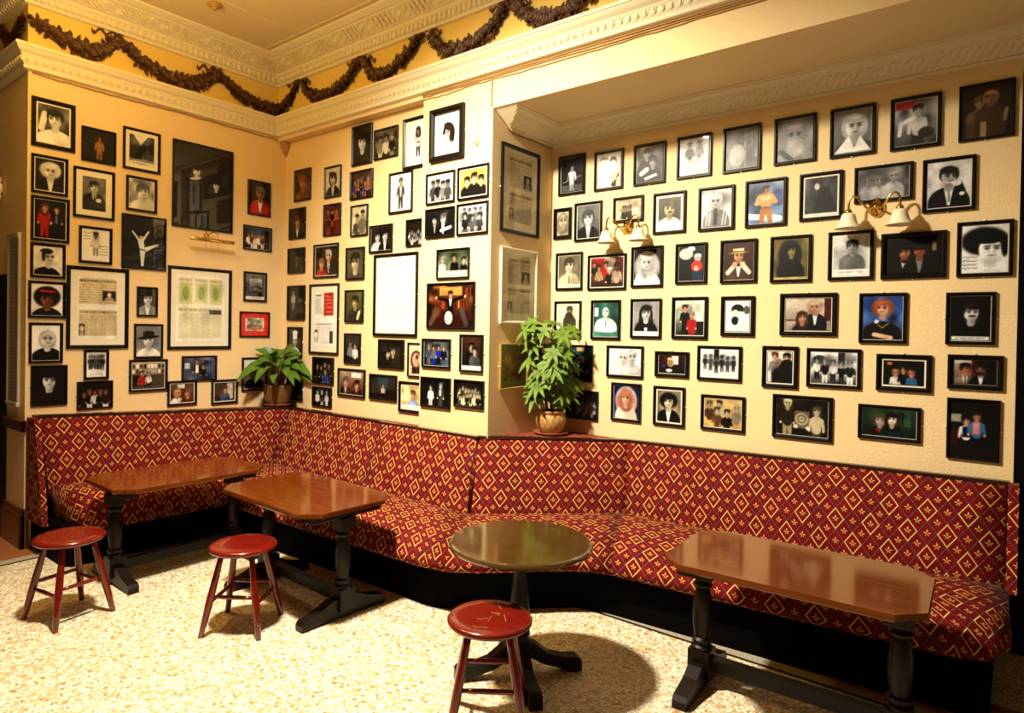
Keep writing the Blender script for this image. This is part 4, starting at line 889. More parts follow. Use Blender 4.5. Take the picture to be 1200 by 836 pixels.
# ---- back wall between corner and pilaster
ph('B1', 'portrait of long-faced man with swept dark hair, top row of the back wall', 0, lambda k: k.bg(.12, .08).port(.5, .58, .2, .82, .03, .04, 'short'), fw=.02)
ph('B2', 'yellowed photo of a couple and child, top row of the back wall', 0, lambda k: k.bg(SE(.35), SE(.25), .4).crowd(3, .66, .74, .1, SE(.7), [SE(.5), SE(.75), SE(.12)]), fw=.015)
ph('B3', 'tall mounted portrait of standing dark-haired woman, tucked behind the pilaster edge at top', .04, lambda k: k.bg(.9).e(.62, .74, .11, .2, .07).fig(.62, .82, .08, .6, .05, .68, .3, 'long').l(.55, .5, .7, .5, .03, .45), fw=.026)
ph('B4', 'reddish portrait of pale person nearest the corner, upper back wall', .0, lambda k: k.bg((.35, .16, .06), (.4, .22, .08), .3).port(.5, .58, .2, (.8, .52, .3), (.55, .25, .08), (.5, .3, .12), 'short'), fw=.016)
ph('B5', 'sepia portrait of short-haired woman in collared coat, second row of the back wall', .004, lambda k: k.bg(SE(.75)).port(.5, .6, .2, SE(.8), SE(.12), SE(.2), 'bob', SE(.7)), fw=.016)
ph('B6', 'dim colour photo of a seated family, second row of the back wall', 0, lambda k: k.bg((.3, .2, .15), (.2, .12, .2), .4).crowd(5, .55, .72, .085, (.8, .6, .45), [(.3, .25, .5), (.6, .35, .15), .15]), fw=.016)
ph('B7', 'photo of man in brown suit standing alone on plain white, upper back wall', .006, lambda k: k.bg(.93).fig(.5, .8, .085, SE(.75), SE(.3), SE(.32), SE(.3)).poly([(.45, .66), (.55, .66), (.52, .38), (.48, .38)], .85), fw=.018)
ph('B8', 'small pinkish photo of person in dark room, at the corner below the reddish portrait', 0, lambda k: k.bg((.22, .07, .07), (.1, .03, .03)).port(.5, .58, .17, (.8, .55, .45), (.35, .15, .08), .05, 'short', .8), fw=.015)
ph('B9', 'warm colour photo of three people standing against red curtain', 0, lambda k: k.bg((.45, .2, .06), (.4, .12, .05), .3).crowd(3, .74, .82, .06, (.85, .6, .4), [(.5, .1, .08), .08, (.7, .3, .2)]), fw=.014)
ph('B10', 'sepia photo of two figures in hats on the back wall', 0, lambda k: k.bg(SE(.72), SE(.6), .2).fig(.35, .6, .12, SE(.75), SE(.2), SE(.35), None, 'cap').fig(.7, .72, .12, SE(.7), SE(.2), SE(.45), None, 'cap'), fw=.014)
ph('B11', 'black and white photo of smiling couple in white collars, above the large pale drawing', .004, lambda k: k.bg(.12).port(.32, .6, .19, .85, .06, .85, 'bob').port(.7, .62, .2, .8, .04, .1, 'short', .9), fw=.017)
ph('B12', 'small dark photo of crowd at tables touching the pilaster edge', 0, lambda k: k.bg(.05).crowd(6, .4, .55, .05, .75, [.8, .05, .1]).crowd(5, .2, .3, .06, .75, [.06, .7, .1]), fw=.014)
ph('B13', 'dim black and white photo of dark-suited man by the corner, middle of the back wall', 0, lambda k: k.bg(.15, .08, .3).port(.5, .62, .13, .45, .04, .06, 'short', .5), fw=.014)
ph('B14', 'colour photo of elderly man in glasses embracing woman in red', .008, lambda k: k.bg((.2, .12, .08)).port(.62, .66, .17, SK, .65, .05, 'short', .85, (.3, .1, .3)).port(.3, .42, .15, SK, (.5, .3, .1), RED, 'bob'), fw=.016)
ph('B15', 'sepia close portrait of man in spectacles left of the large pale drawing', 0, lambda k: k.bg(SE(.35)).port(.5, .55, .26, SE(.75), SE(.15), SE(.3), 'short').e(.42, .58, .06, .05, SE(.2), k=.7).e(.6, .58, .06, .05, SE(.2), k=.7), fw=.016)
ph('B16', 'dark photo of man standing in long pale shirt beside a stage, back wall near corner', 0, lambda k: k.bg(.05, .08).fig(.32, .82, .06, .7, .04, .6, .5).r(.5, .5, .9, .72, .2).port(.72, .62, .07, .55, .05, .1), fw=.014)
hang('B17', 'framed_poster', 'tall white mounted frame of handbills, one bright red, on the back wall', 'picture', .055, lambda k: k.bg(.92).news(.02, .58, .42, .97, .85, .12, None, 1, 8).r(.48, .56, .98, .98, (.80, .10, .06)).sign(.52, .66, .94, .92, (.9, .7, .6), 4).lines(.54, .6, .92, .66, 1, .9).news(.02, .04, .98, .44, .86, .45, (.02, .06, .2, .3), 3, 9).r(.8, .06, .97, .28, .25), fw=.02)
ph('B18', 'olive toned portrait of smiling man in dark jacket, left of the large pale drawing', 0, lambda k: k.bg((.40, .38, .18), (.3, .28, .1)).port(.55, .64, .17, (.72, .66, .38), .06, (.10, .10, .05), 'short').l(.7, .1, .8, .3, .06, (.8, .75, .5)), fw=.015)
hang('B19', 'framed_drawing', 'largest white frame on the back wall holding a faint line drawing of four panels', 'picture', .03, lambda k: (k.bg((.95, .94, .91)), [(k.r(x, y, x+.44, y+.005, (.74, .58, .4)), k.r(x, y+.43, x+.44, y+.435, (.74, .58, .4)), k.r(x, y, x+.01, y+.43, (.76, .62, .45)), k.r(x+.43, y, x+.44, y+.43, (.76, .62, .45)), k.sign(x+.06, y+.08, x+.38, y+.4, (.72, .62, .48), 5)) for x in (.05, .51) for y in (.05, .52)]), fw=.024)
ph('B20', 'portrait of chef in tall white hat directly above the corner plant', .0, lambda k: k.bg(.2, .12, .3).bust(.5, .5, .16, .85).head(.5, .54, .16, .75, .1, 'chef'), fw=.016)
ph('B21', 'small dark frame hidden behind the corner plant on the back wall', 0, lambda k: k.bg((.12, .05, .02), (.08, .04, .02), .3).r(0, 0, 1, .22, (.6, .62, .5)).port(.4, .6, .2, (.5, .25, .12), .05, .04), fw=.014)
ph('B22', 'dark photo of group round a person in blue, right of the corner plant', 0, lambda k: k.bg((.03, .05, .05)).crowd(4, .6, .75, .09, (.78, .6, .42), [.04, .06]).fig(.62, .5, .1, SK, .1, (.10, .3, .7)), fw=.016)
ph('B23', 'lowest black and white photo of three people, just right of the corner plant', 0, lambda k: k.bg(.06).crowd(3, .7, .8, .1, .85, [.85, .05, .7]), fw=.016)
ph('B24', 'small photo of two people in pale shirts standing, below the olive toned portrait', .0, lambda k: k.bg((.18, .18, .12), (.1, .1, .08), .3).fig(.35, .68, .085, (.75, .6, .45), .1, (.45, .5, .5), .1).fig(.68, .6, .085, (.8, .65, .5), .1, .8, .1), fw=.016)
ph('B25', 'gold edged colour photo of suited man and dark-haired woman in red, low on back wall', .008, lambda k: k.bg((.7, .6, .45), (.3, .08, .05)).r(.5, .75, .9, .95, .9).port(.25, .55, .18, SK, .3, (.08, .08, .1), 'short', .9, RED).port(.72, .42, .18, SK, (.2, .06, .04), (.15, .03, .03), 'bob'), fw=.02, slip='gold')
ph('B26', 'photo of two pale faces close together in darkness, below the large pale drawing', .0, lambda k: k.bg((.05, .05, .05)).port(.36, .5, .16, (.88, .8, .65), .06, .05).port(.58, .62, .17, (.88, .8, .65), .08, .04).e(.8, .5, .015, .03, (.8, .5, .2)), fw=.024)
ph('B27', 'photo of lone performer on blue lit stage, low on the back wall', 0, lambda k: k.bg((.04, .18, .25), (.02, .03, .04)).r(.3, .4, .7, .95, (.08, .38, .45), .6).fig(.5, .58, .07, SK, .2, (.7, .7, .65)).r(0, 0, 1, .25, (.03, .04, .05)), fw=.016)
ph('B28', 'sepia photo of round curled figure cut off by the pilaster edge', .006, lambda k: k.bg(SE(.78)).e(.5, .5, .26, .32, (.45, .25, .2)).e(.5, .5, .18, .22, (.75, .58, .45)).e(.55, .6, .07, .08, (.4, .2, .15)).r(.2, .05, .8, .25, (.25, .15, .2)), fw=.014)
ph('B29', 'white bordered photo of child in pale blue, cut by the pilaster edge, low down', .012, lambda k: k.bg((.85, .75, .45), (.8, .7, .4), .3).port(.58, .62, .15, SK, (.3, .2, .1), (.5, .6, .8), 'short').r(0, 0, 1, .16, .92), fw=.022)
# ---- pilaster front
ph('P1', 'thick framed white portrait of dark-haired woman, topmost on the pilaster', .035, lambda k: k.bg(.93).e(.60, .55, .22, .27, .03, .2).e(.72, .42, .12, .24, .04).e(.45, .06, .33, .24, .84, soft=5).l(.5, .4, .52, .24, .08, .74).head(.46, .52, .17, .85, .03, 'bald').e(.56, .72, .2, .12, .03, -.3).e(.34, .62, .05, .14, .05, -.3).r(0, 0, 1, .02, .1).r(0, .98, 1, 1, .1).r(0, 0, .025, 1, .1).r(.975, 0, 1, 1, .1), fw=.042, depth=.032)
ph('P2', 'photo of hatted musicians in bright light, upper left pair on the pilaster', .008, lambda k: k.bg(.85, .8, .2).crowd(4, .62, .72, .1, .6, [.3, .15, .45]), fw=.016)
ph('P3', 'photo of three men in black on yellow background, upper right on the pilaster', .01, lambda k: k.bg((.82, .62, .15), (.8, .6, .2), .2).port(.27, .56, .15, SE(.88), .06, .04).port(.53, .66, .15, SE(.85), .08, .03).port(.8, .56, .15, SE(.85), .06, .04), fw=.016)
ph('P4', 'dark photo of two men with white shirts, left of the band photo', .0, lambda k: k.bg(.15, .05).port(.3, .62, .15, .7, .05, .04, 'short', .5).port(.62, .64, .17, .85, .3, .05, 'short', .85).l(.55, .2, .9, .3, .06, .85), fw=.017)
ph('P5', 'black and white photo of a posing band, beside the two men in white shirts', .006, lambda k: k.bg(.7, .5, .3).crowd(4, .78, .86, .07, .7, [.3, .2, .5]).crowd(3, .55, .66, .085, .75, [.15, .35, .25]), fw=.016)
ph('P6', 'colour photo of three people drinking at a counter, right above the big bar picture', .0, lambda k: k.bg((.25, .3, .2), (.6, .65, .5), .3).fig(.15, .66, .1, (.8, .72, .62), .4, (.6, .65, .7)).fig(.55, .72, .11, (.8, .6, .5), .1, .05).fig(.85, .6, .1, (.85, .7, .6), .1, .1).r(0, 0, 1, .25, (.65, .72, .6)), fw=.014)
def bar(k):
    k.bg((.45, .25, .08), (.25, .08, .03), .4, 6)
    for i in range(26): x = .04+.92*i/26; k.r(x, .45+.3*(i % 2), x+.02, .62+.3*(i % 2), k.rng.choice([.8, .3, .1])*np.array((.9, .3 if i % 3 else .7, .15)))
    k.r(.25, .75, .75, .95, (.7, .5, .2)).fig(.5, .76, .075, SK, .1, .03, .04, 'short', 0).l(.44, .63, .2, .70, .035, .04, .03).l(.56, .63, .8, .72, .035, .04, .03).poly([(.47, .66), (.53, .66), (.51, .5), (.49, .5)], .9).e(.18, .7, .03, .03, SK).e(.82, .72, .03, .03, SK)
    k.r(0, 0, 1, .2, (.28, .07, .03)).e(.46, .22, .13, .16, (.7, .7, .6)).e(.46, .22, .11, .135, (.85, .86, .8)).lines(.34, .14, .58, .3, 3, .3, .7).l(.05, .1, .2, .4, .07, (.4, .3, .22)).l(.85, .08, .75, .4, .07, (.3, .28, .26))
ph('P7', 'largest colour picture on the pilaster, barman with outstretched arms behind a bar', 0, bar, fw=.020)
ph('P8', 'colour photo of four people, one in bright blue, below the big bar picture', .004, lambda k: k.bg((.3, .38, .4), (.2, .25, .28), .3).crowd(4, .68, .78, .085, SK, [(.3, .35, .5), (.4, .42, .4), (.05, .2, .8), (.1, .1, .15)]), fw=.018)
ph('P9', 'narrow portrait of an embracing couple in dark room, right of the photo with bright blue', .004, lambda k: k.bg((.35, .2, .1), (.1, .1, .08)).port(.48, .7, .1, (.85, .72, .6), .06, .05).port(.66, .58, .1, (.9, .8, .7), .1, (.3, .32, .3)).r(0, 0, 1, .13, .8), fw=.017)
ph('P10', 'photo of two singers in white facing each other, lowest left on the pilaster', .0, lambda k: k.bg((.06, .08, .06), (.12, .14, .1)).fig(.32, .68, .085, .85, .1, .88, .8).fig(.68, .76, .095, .85, .3, (.3, .33, .3), .3).r(.64, .4, .7, .6, .9), fw=.017)
ph('P11', 'sepia photo of a cheering crowd, lowest right on the pilaster', .0, lambda k: k.bg(SE(.12), SE(.2), .3).crowd(7, .6, .75, .06, SE(.9), [SE(.85), SE(.2), SE(.7)]).crowd(6, .35, .5, .07, SE(.9), [SE(.3), SE(.85), SE(.15)]), fw=.016)
# ---- side of the pilaster
clipdoc = lambda k: k.bg(SE(.86)).news(.12, .53, .9, .95, SE(.76), SE(.25), (.6, .56, .88, .74), 2, 9).news(.12, .06, .9, .47, SE(.72), SE(.32), (.12, .1, .26, .25), 3, 12)
hang('D1', FN, 'black framed pair of newspaper cuttings, highest on the shaded pilaster side', 'picture', .03, clipdoc, fw=.028)
hang('D2', FN, 'white framed pair of newspaper cuttings above the umbrella plant', 'picture', .03, clipdoc, fw=.022, fm=mat('cream_painted_frame', (.78, .70, .50), .4, .4))
hang('D3', 'framed_document', 'gold framed old document on green mount, half hidden by the umbrella plant', 'picture', .05, lambda k: k.bg((.62, .45, .18), (.55, .38, .15), .2).lines(.1, .08, .9, .92, 12, (.35, .22, .08), .6), fw=.014, fm=mat('gold_frame', (.62, .42, .10), .35, .5, .6), mc=mat('grey_green_mount', (.20, .22, .09), .8, .2))
# ---- recess wall, six rows
def cph(pid, label, mount, draw, **k): k.setdefault('clip', 'tb'); return hang(pid, FP, label, 'picture', mount, draw, **k)
cph('C1', 'photo of preacher at microphones in white robe, first in the top row of the recess', .004, lambda k: k.bg(.05).fig(.5, .72, .075, .7, .05, .75, .7).l(.1, .3, .9, .45, .012, .6).r(.05, .02, .95, .22, .45, .7).l(.35, .1, .35, .5, .01, .1).l(.6, .1, .6, .5, .01, .1))
cph('C2', 'pale photo of masked figure with child, second in the top row of the recess', .004, lambda k: k.bg(.75, .6, .1).e(.3, .78, .15, .13, .55).e(.68, .74, .12, .15, .4).e(.68, .66, .1, .12, .75).r(.5, .02, .8, .35, .1).l(.2, .3, .85, .33, .06, .25).port(.35, .62, .1, .8, .7, .8))
cph('C3', 'photo of one man standing behind another who is drinking, third in the top row', .004, lambda k: k.bg(.35, .25, .3).port(.4, .78, .12, .65, .08, .25, 'cap').port(.62, .55, .13, .6, .05, .2).l(.2, .25, .4, .35, .07, .75).poly([(.35, .05), (.8, .15), (.75, .22), (.3, .12)], .8))
cph('C4', 'pale photo of two men walking in waistcoats and hats, fourth in the top row', .004, lambda k: k.bg(.72, .8, .06).fig(.35, .82, .07, .6, .25, .3, .65, 'cap').fig(.68, .84, .07, .6, .25, .45, .7, 'cap'))
cph('C5', 'portrait of close face resting on pale hand, glass haze painted in, fifth in the top row', .004, lambda k: k.bg(.42, .5, .1).port(.62, .6, .25, .52, .36, .45).e(.35, .35, .2, .28, .62).r(.6, 0, .64, 1, .7, .5))  # flat greys: reflection haze of the glass is put into the print
cph('C6', 'portrait of long-bearded white-haired man, glass haze painted in, sixth in the top row', .004, lambda k: k.bg(.35, .3, .1).port(.5, .6, .25, .58, .5, .5, 'wild').e(.5, .28, .2, .26, .62, soft=4).l(.1, .25, .4, .02, .06, .35))  # low-contrast tones carry the haze reflected in the pane
cph('C7', 'portrait of laughing fair-haired woman in white collar, seventh in the top row', .004, lambda k: k.bg(.45, .4).port(.55, .6, .24, .78, .62, .25, 'bob').poly([(.02, .02), (.4, .4), (.6, .02)], .92).poly([(.5, .02), (.7, .38), (.98, .02)], .92))
cph('C8', 'photo of singer with arm raised, red strip in corner, eighth in the top row', .004, lambda k: k.bg(.55, .25, .3).r(.02, .82, .45, .97, RED).fig(.55, .76, .1, .75, .06, .65, .2).l(.45, .6, .15, .5, .045, .75).l(.15, .5, .12, .25, .04, .75).e(.75, .25, .15, .12, .2))
cph('C9', 'dark photo of two people hugging, last in the top row at far right', 0, lambda k: k.bg((.02, .02, .015)).port(.36, .68, .1, (.62, .48, .30), (.35, .22, .1), (.34, .24, .13)).port(.58, .74, .11, (.56, .42, .27), (.5, .38, .22), (.28, .2, .11), 'bob').l(.35, .45, .72, .55, .06, (.3, .2, .11)).r(.38, .02, .5, .3, (.6, .48, .3)).l(.85, .3, .88, .5, .03, (.5, .45, .3)), fw=.012)
cph('C10', 'smallest narrow sepia portrait at the left end of the second row in the recess', .014, lambda k: k.bg(SE(.65), SE(.6), .1).port(.5, .6, .24, SE(.78), SE(.5), SE(.55), 'long'), fw=.018, mc=M_frame)
cph('C11', 'portrait of short-haired woman in dark top and necklace, second row of the recess', .006, lambda k: k.bg(.45, .35, .1).port(.5, .6, .2, .86, .3, .04, 'bob', .6), fw=.019)
cph('C12', 'small wide photo of people on a sofa, behind the left wall lamp', .004, lambda k: k.bg(SE(.65), SE(.7), .15).fig(.35, .55, .11, SE(.7), SE(.2), SE(.15)).fig(.55, .55, .1, SE(.65), SE(.2), SE(.2)).fig(.78, .7, .1, SE(.75), SE(.45), SE(.8)))
cph('C13', 'mounted portrait of moustached man in open white shirt, second row of the recess', .02, lambda k: k.bg(SE(.4), SE(.35)).port(.5, .62, .22, SE(.75), SE(.35), .9, 'tash'))
cph('C14', 'portrait of grey-haired lined man in striped jacket, second row of the recess', .006, lambda k: (k.bg(.65, .85, .15).port(.5, .68, .17, .72, .75, .45, 'short', .35).poly([(.42, .5), (.55, .5), (.52, .05), (.40, .05)], .25), [k.l(x, .05, x+.06, .4, .012, .85) for x in (.15, .25, .7, .8)]))
def muscle(k):
    t = (.82, .56, .32); k.bg((.35, .42, .5), (.3, .4, .6), .3, 3).l(0, .2, .9, .1, .07, (.85, .87, .9)).e(.85, .6, .18, .2, (.3, .38, .6))
    k.e(.5, .62, .20, .13, t).l(.5, .62, .5, .42, .13, t, .10).l(.33, .66, .24, .5, .06, t, .05).l(.67, .66, .78, .52, .06, t, .05).l(.24, .5, .4, .5, .045, t).l(.78, .52, .6, .5, .045, t).e(.43, .62, .075, .06, (.9, .68, .42)).e(.58, .62, .075, .06, (.9, .68, .42))
    k.r(.4, .33, .6, .4, (.1, .07, .06)).l(.43, .32, .38, .05, .075, (.7, .42, .2), .055).l(.57, .32, .64, .05, .075, (.7, .42, .2), .055).head(.5, .83, .06, t, .06)
cph('C15', 'colour photo of flexing bodybuilder against blue, second row of the recess', .004, muscle)
cph('C16', 'mounted photo of person in dark cloak against rippled water, second row of the recess', .012, lambda k: k.bg(.35, .3, .3, 3).poly([(.2, 0), (.95, 0), (.75, .75), (.45, .75)], .22).e(.42, .8, .1, .11, .25).e(.38, .76, .06, .085, .75).r(0, 0, 1, .06, .88))
cph('C17', 'wide hazy photo of three figures behind the right wall lamp', .004, lambda k: k.bg(.42, .4, .2).port(.2, .6, .11, .62, .35, .55).port(.42, .6, .13, .6, .38, .58).port(.7, .7, .14, .65, .45, .6), fw=.017)
cph('C18', 'portrait of young man in suit smoking, hand to mouth, end of the second row', .006, lambda k: k.bg(.82, .78, .08).port(.5, .66, .18, .72, .06, .03, 'short', .9, .5, .35).l(.85, .2, .72, .5, .07, .03).e(.68, .52, .09, .065, .78).l(.45, .55, .6, .54, .012, .9).e(.8, .28, .05, .04, .9))
cph('C19', 'sepia portrait of man with hand at chin, first in the third row of the recess', .006, lambda k: k.bg(SE(.45), SE(.4)).port(.5, .68, .19, SE(.8), SE(.25), SE(.62), 'short', SE(.88), SE(.3)).l(.35, .1, .42, .45, .06, SE(.75)).r(0, 0, 1, .09, SE(.85)))
cph('C20', 'wide colour photo of five people before red drapes, under the left wall lamp', .008, lambda k: k.bg((.6, .55, .45), (.25, .1, .08)).r(0, .4, .42, 1, (.7, .03, .05)).r(.75, .4, 1, 1, (.4, .08, .05)).fig(.12, .78, .07, SK, .1, .05).fig(.26, .65, .08, SK, .1, (.6, .5, .3)).fig(.47, .76, .08, SK, .1, (.75, .05, .08)).fig(.58, .55, .08, (.9, .75, .65), .8, .06).fig(.8, .68, .1, SKD, .05, (.6, .52, .42)), fw=.018)
cph('C21', 'oval vignette portrait of woman with huge fair hair, third row of the recess', .004, lambda k: k.bg(.08).e(.5, .48, .40, .46, .45).port(.5, .6, .19, .78, .62, .85, 'wild'))
cph('C22', 'colour photo of grey-haired figure bending to child in orange, third row of the recess', .004, lambda k: k.bg((.06, .07, .04)).l(.25, .3, .35, .7, .18, (.06, .07, .06)).e(.3, .78, .2, .16, (.92, .75, .65)).e(.5, .92, .12, .07, .85).head(.75, .64, .1, (.9, .85, .78), .8).e(.72, .42, .17, .16, (.85, .2, .05)).r(.55, .02, .95, .28, (.15, .22, .35)).e(.7, .36, .07, .07, (.75, .62, .55)))
cph('C23', 'colour portrait of man in straw boater adjusting bow tie, third row of the recess', .004, lambda k: k.bg((.32, .17, .07), (.28, .14, .06)).bust(.5, .6, .15, (.35, .22, .14), .88).head(.5, .64, .15, (.85, .6, .4), (.2, .1, .05), 'boater').e(.5, .4, .09, .035, .05).l(.15, .2, .38, .4, .06, (.88, .8, .7)).l(.85, .2, .64, .4, .06, (.88, .8, .7)).e(.38, .42, .07, .07, (.9, .68, .5)).e(.64, .42, .07, .07, (.9, .68, .5)))
cph('C24', 'olive photo of person with long dark curls in black coat, third row of the recess', .004, lambda k: k.bg((.45, .40, .18), (.4, .36, .14), .1).e(.48, .6, .26, .36, .04, soft=4).bust(.5, .66, .15, .03).head(.52, .7, .12, (.7, .62, .35), .04, 'bob').r(0, 0, 1, .05, (.75, .6, .25)))
cph('C25', 'mounted portrait of man in denim shirt with caption, left of the two tuxedo men', .012, lambda k: k.bg(.75, .7).port(.55, .72, .14, .72, .1, .42, 'short').r(0, 0, 1, .15, .92).cap(.35, .08))
cph('C26', 'dark colour photo of two grinning men, one in bow tie one in dark glasses', .006, lambda k: k.bg((.02, .015, .012)).r(.85, .6, .93, .85, (.5, .45, .25)).port(.34, .58, .17, (.75, .45, .28), .03, .02, 'short', .9).e(.34, .34, .07, .03, .02).port(.62, .66, .19, (.68, .38, .22), .03, .02, 'short', (.5, .55, .55)).r(.53, .64, .74, .72, (.05, .02, .02)), fw=.026, mc=M_frame)
cph('C27', 'signed portrait of woman with full dark hair tilted aside, right end of the third row', .006, lambda k: k.bg(.82, .9).e(.5, .66, .40, .3, .08, soft=3).head(.62, .48, .25, .93, .10, 'bald').e(.55, .74, .33, .14, .08).e(.93, .52, .06, .2, .09).r(0, 0, 1, .12, .92).sign(.03, .03, .35, .35, .15, 4))
cph('C28', 'sepia photo of seated man leaning, partly covered by the umbrella plant, fourth row', .004, lambda k: k.bg(SE(.85)).port(.58, .78, .11, SE(.6), SE(.25), SE(.28), 'short', SE(.8)).l(.7, .15, .55, .6, .14, SE(.3)), clip='lr')
cph('C29', 'teal tinted photo of white-shirted man seated at a desk, fourth row of the recess', .004, lambda k: k.bg((.15, .38, .32), (.12, .35, .3), .2).port(.5, .72, .14, (.85, .92, .85), (.6, .75, .7), (.82, .92, .88), 'bald', None, (.2, .4, .35), 0, 2.6).r(0, 0, 1, .16, (.25, .5, .45)).l(.25, .2, .75, .18, .05, (.8, .9, .85)).r(.05, .6, .2, .85, (.75, .88, .82)))
cph('C30', 'portrait of smiling woman with long straight dark hair and blazer, fourth row', .006, lambda k: k.bg(.5, .55).port(.5, .66, .18, .85, .12, .08, 'long', .85).r(0, 0, 1, .12, .93))
cph('C31', 'colour photo of suited man with smaller person in red, fourth row of the recess', .006, lambda k: k.bg((.75, .8, .68), (.2, .2, .16), .2).r(.6, .4, .98, .95, (.8, .82, .75)).fig(.34, .78, .08, SK, .06, .05, .05).fig(.58, .58, .08, SK, .4, RED, RED).lines(.6, .6, .95, .9, 5, .35).r(.75, .05, 1, .4, (.12, .12, .1)), fw=.022)
cph('C32', 'photo of two heads bent close together in white light, fourth row of the recess', .010, lambda k: k.bg(.9).e(.5, .72, .2, .17, .12).e(.4, .55, .13, .16, .85).e(.62, .5, .14, .16, .8).e(.4, .35, .12, .14, .12).l(.7, .15, .75, .35, .16, .88).e(.88, .7, .1, .14, .35), fw=.024, slip='gold')
cph('C33', 'wide colour photo of grey-haired man in evening suit beside smiling woman', .010, lambda k: k.bg((.75, .68, .6), (.6, .55, .5)).r(.86, .3, 1, 1, (.4, .03, .05)).r(0, .3, .3, .34, (.4, .15, .1)).port(.66, .72, .16, SK, (.65, .55, .42), .03, 'curly', .9).port(.38, .4, .15, SK, (.3, .13, .06), (.12, .08, .08), 'long'), fw=.026, slip='gold')
cph('C34', 'colour portrait of copper-haired woman in black with chain, on sky blue', .004, lambda k: k.bg((.12, .3, .65), (.35, .5, .75), .2).bust(.48, .62, .17, .03, None, None, 2.4).head(.5, .72, .15, SK, (.6, .28, .1), 'curly').e(.35, .42, .045, .045, .85).l(.38, .35, .5, .28, .008, (.85, .7, .3)).l(.5, .28, .65, .38, .008, (.85, .7, .3)).l(.3, .12, .7, .05, .05, SK))
cph('C35', 'dark portrait of bearded moustached man above white caption strip, right end of fourth row', .004, lambda k: k.bg(.06, .04, .2).port(.52, .62, .17, .78, .12, .03, 'tash').r(.04, .02, .96, .10, .88).cap(.25, .06), clip='lr')
cph('C36', 'colour photo of two people on teal wall, partly covered by the umbrella plant', .0, lambda k: k.bg((.10, .35, .42), (.03, .05, .05)).r(.35, .86, .7, .97, (.8, .6, .3)).fig(.35, .66, .08, SK, .08, .75, .1).fig(.65, .68, .085, SK, .05, .03, .03, 'long'), fw=.014)
cph('C37', 'faded sketch of two faces on white, beside the umbrella plant, fifth row', .006, lambda k: k.bg(.93).port(.45, .62, .2, .85, .68, .7).port(.72, .68, .22, .82, .6, .68).e(.25, .5, .12, .2, .75), clip='lr')
cph('C38', 'small colour photo of fair-haired woman seated at bar, deep black border', .008, lambda k: k.bg((.25, .08, .06), (.15, .05, .04), .3).r(.5, .5, .75, 1, .85).port(.45, .68, .14, SK, (.8, .65, .35), .04, 'long').e(.2, .4, .12, .1, (.25, .2, .6)).e(.4, .15, .2, .09, .85), fw=.024, slip='gold', mc=M_mount)
cph('C39', 'black and white photo of a row of seated musicians, fifth row of the recess', .006, lambda k: k.bg(.88, .9).r(.36, .6, .5, 1, .1).crowd(6, .66, .74, .055, .5, [.15, .3, .2], .05, .95).r(0, 0, 1, .1, .93), clip='lr')
cph('C40', 'white bordered colour photo of three men talking in suits, fifth row', .012, lambda k: k.bg((.85, .82, .78)).fig(.3, .84, .1, SK, (.3, .15, .08), (.45, .45, .45), .3).port(.5, .6, .1, SK, .4, .06).port(.78, .8, .12, SK, .04, (.10, .10, .09), 'short').l(.75, .1, .8, .55, .2, (.08, .1, .08)), fw=.024, slip='gold')
cph('C41', 'black and white photo of five youths outdoors by a tower, fifth row', .006, lambda k: k.bg(.8, .3, .3, 5).r(.6, .6, .75, 1, .2).e(.2, .75, .2, .15, .25).crowd(5, .6, .72, .07, .8, [.88, .1, .8, .05, .15], .05, .95), clip='lr')
cph('C42', 'small colour photo of three smiling people in dark room, gold slip, fifth row', .014, lambda k: k.bg((.05, .03, .02), (.04, .03, .02), .4).e(.15, .88, .1, .06, (.9, .5, .1)).fig(.3, .5, .11, SK, (.6, .4, .2), .85, None, 'bob').fig(.5, .62, .11, SK, .1, .04).fig(.7, .48, .11, SK, (.6, .3, .15), (.2, .45, .7), None, 'bob'), fw=.026, slip='gold')
cph('C43', 'small colour photo of two heavy-set suited men, one bearded, right end of fifth row', .006, lambda k: k.bg((.8, .75, .7), (.3, .1, .1)).r(.42, .2, .6, 1, (.35, .06, .08)).r(.55, 0, 1, 1, .04).port(.27, .62, .2, (.78, .48, .32), .04, (.4, .38, .3), 'short', .85, .05).port(.64, .6, .19, (.8, .52, .38), .1, .03, 'beard', .85), fw=.026, slip='gold')
cph('C44', 'dark crowd scene at night, low behind the umbrella plant pot', 0, lambda k: k.bg(.04, .02).crowd(9, .5, .6, .035, .6, [.5, .2, .7], .3, .95).crowd(8, .35, .45, .04, .6, [.3, .6, .1], .3, .95), fw=.014)
cph('C45', 'glamour colour portrait of woman with long red-blonde hair on blue', .004, lambda k: k.bg((.06, .12, .35), (.1, .15, .4)).e(.5, .55, .36, .44, (.85, .85, .85), k=.8, soft=3).e(.5, .5, .32, .44, (.72, .45, .35), soft=3).bust(.5, .6, .17, (.9, .72, .62)).head(.5, .62, .17, (.9, .68, .55), (.65, .38, .28), 'long'), fw=.018, clip='lr')
cph('C46', 'mounted sepia portrait of youth with dark shaggy hair and black jacket, lowest row', .012, lambda k: k.bg(SE(.5), SE(.62), .1).port(.48, .64, .19, SE(.86), .04, .04, 'curly', .9), clip='lr')
cph('C47', 'golden sepia photo of five men standing together, lowest row', .006, lambda k: k.bg((.82, .68, .42), (.7, .5, .2), .1).fig(.15, .78, .1, SE(.75), SE(.3), (.35, .22, .08)).fig(.42, .82, .09, SE(.8), SE(.1), SE(.7)).fig(.88, .7, .1, SE(.82), SE(.5), SE(.5)).fig(.35, .58, .1, SE(.8), SE(.2), (.4, .28, .12)).fig(.62, .52, .1, SE(.82), .1, .05), clip='lr')
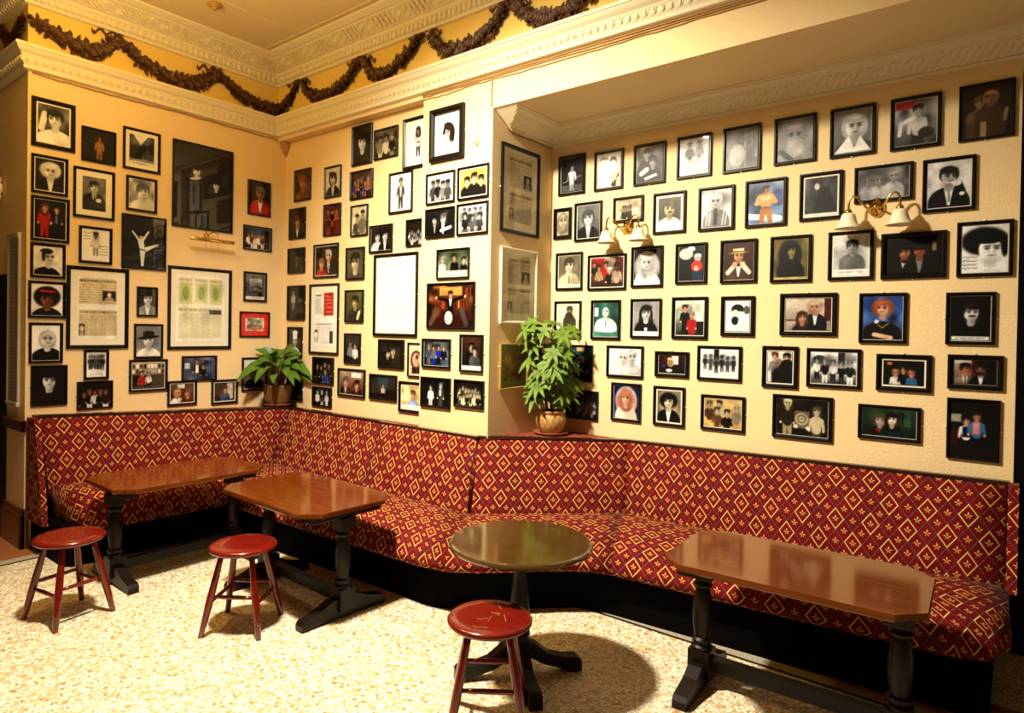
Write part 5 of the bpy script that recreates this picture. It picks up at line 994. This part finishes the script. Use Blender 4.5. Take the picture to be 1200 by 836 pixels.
cph('C48', 'large sepia photo of two men presenting a framed disc, lowest row', .004, lambda k: k.bg((.16, .12, .04), (.12, .09, .03), .2).fig(.22, .86, .11, SE(.8), SE(.7), (.2, .17, .1), SE(.6)).fig(.78, .7, .11, SE(.82), SE(.3), SE(.72), SE(.3)).poly([(.36, .2), (.64, .2), (.65, .68), (.36, .68)], SE(.42)).e(.5, .46, .17, .17, SE(.65)).e(.5, .46, .12, .12, SE(.45)).e(.5, .46, .07, .07, SE(.75)).e(.5, .46, .025, .025, .1).e(.38, .25, .06, .05, SE(.85)).e(.62, .22, .06, .05, SE(.85)), fw=.022, clip='lr')
cph('C49', 'wide greenish photo of grey-haired and dark-haired women smiling, lowest row', .004, lambda k: k.bg((.14, .28, .18), (.1, .2, .13), .15).r(.78, .4, .9, .9, (.2, .36, .26)).port(.34, .56, .17, (.85, .72, .6), (.3, .28, .22), (.10, .05, .04), 'curly').poly([(.22, .26), (.46, .26), (.34, .1)], (.7, .12, .05)).port(.56, .62, .18, (.9, .8, .7), (.05, .03, .03), (.04, .16, .17), 'long').lines(.5, .08, .7, .2, 2, (.2, .4, .6)), clip='lr')
cph('C50', 'tall colour photo of waiter in blue waistcoat beside man in denim jacket, far right', .0, lambda k: k.bg((.06, .03, .02), (.03, .02, .02), .4).r(.02, .62, .25, .76, (.7, .7, .65), .8).r(0, .2, .2, .5, (.3, .04, .03)).fig(.36, .64, .06, SK, .06, .85, .03).r(.28, .35, .46, .54, (.06, .08, .35)).fig(.58, .74, .07, (.8, .5, .38), .1, (.18, .42, .6), .05, 'cap').r(.5, .42, .64, .62, (.75, .42, .4)), fw=.016, clip='lr')
# page inside the slim notice frame
kk = Ink(.245, 1.23, 5); kk.bg((.88, .86, .76)).lines(.12, .03, .88, .97, 46, .35, .7)
bm = bmesh.new(); xs = np.linspace(-.122, .107, kk.nx); zs = np.linspace(.03, 1.26, kk.ny)
me = bpy.data.meshes.new('page'); XX, ZZ = np.meshgrid(xs, zs); bm.free()
i = np.arange(kk.nx*kk.ny).reshape(kk.ny, kk.nx)
me.from_pydata(np.stack([XX, np.full_like(XX, -.008), ZZ], -1).reshape(-1, 3).tolist(), [], np.stack([i[:-1, :-1], i[:-1, 1:], i[1:, 1:], i[1:, :-1]], -1).reshape(-1, 4).tolist())
ca = me.color_attributes.new('ink', 'FLOAT_COLOR', 'POINT'); cc = np.ones((kk.nx*kk.ny, 4), np.float32); cc[:, :3] = (np.clip(kk.C, 0, 1)**2.2).reshape(-1, 3); ca.data.foreach_set('color', cc.ravel())
me.materials.append(M_print); p = bpy.data.objects.new('page', me); COL.objects.link(p); p.parent = NOTICE
obj('clear_cover', bx((-.122, -.019, .03, .107, -.016, 1.26)), M_glass, NOTICE)
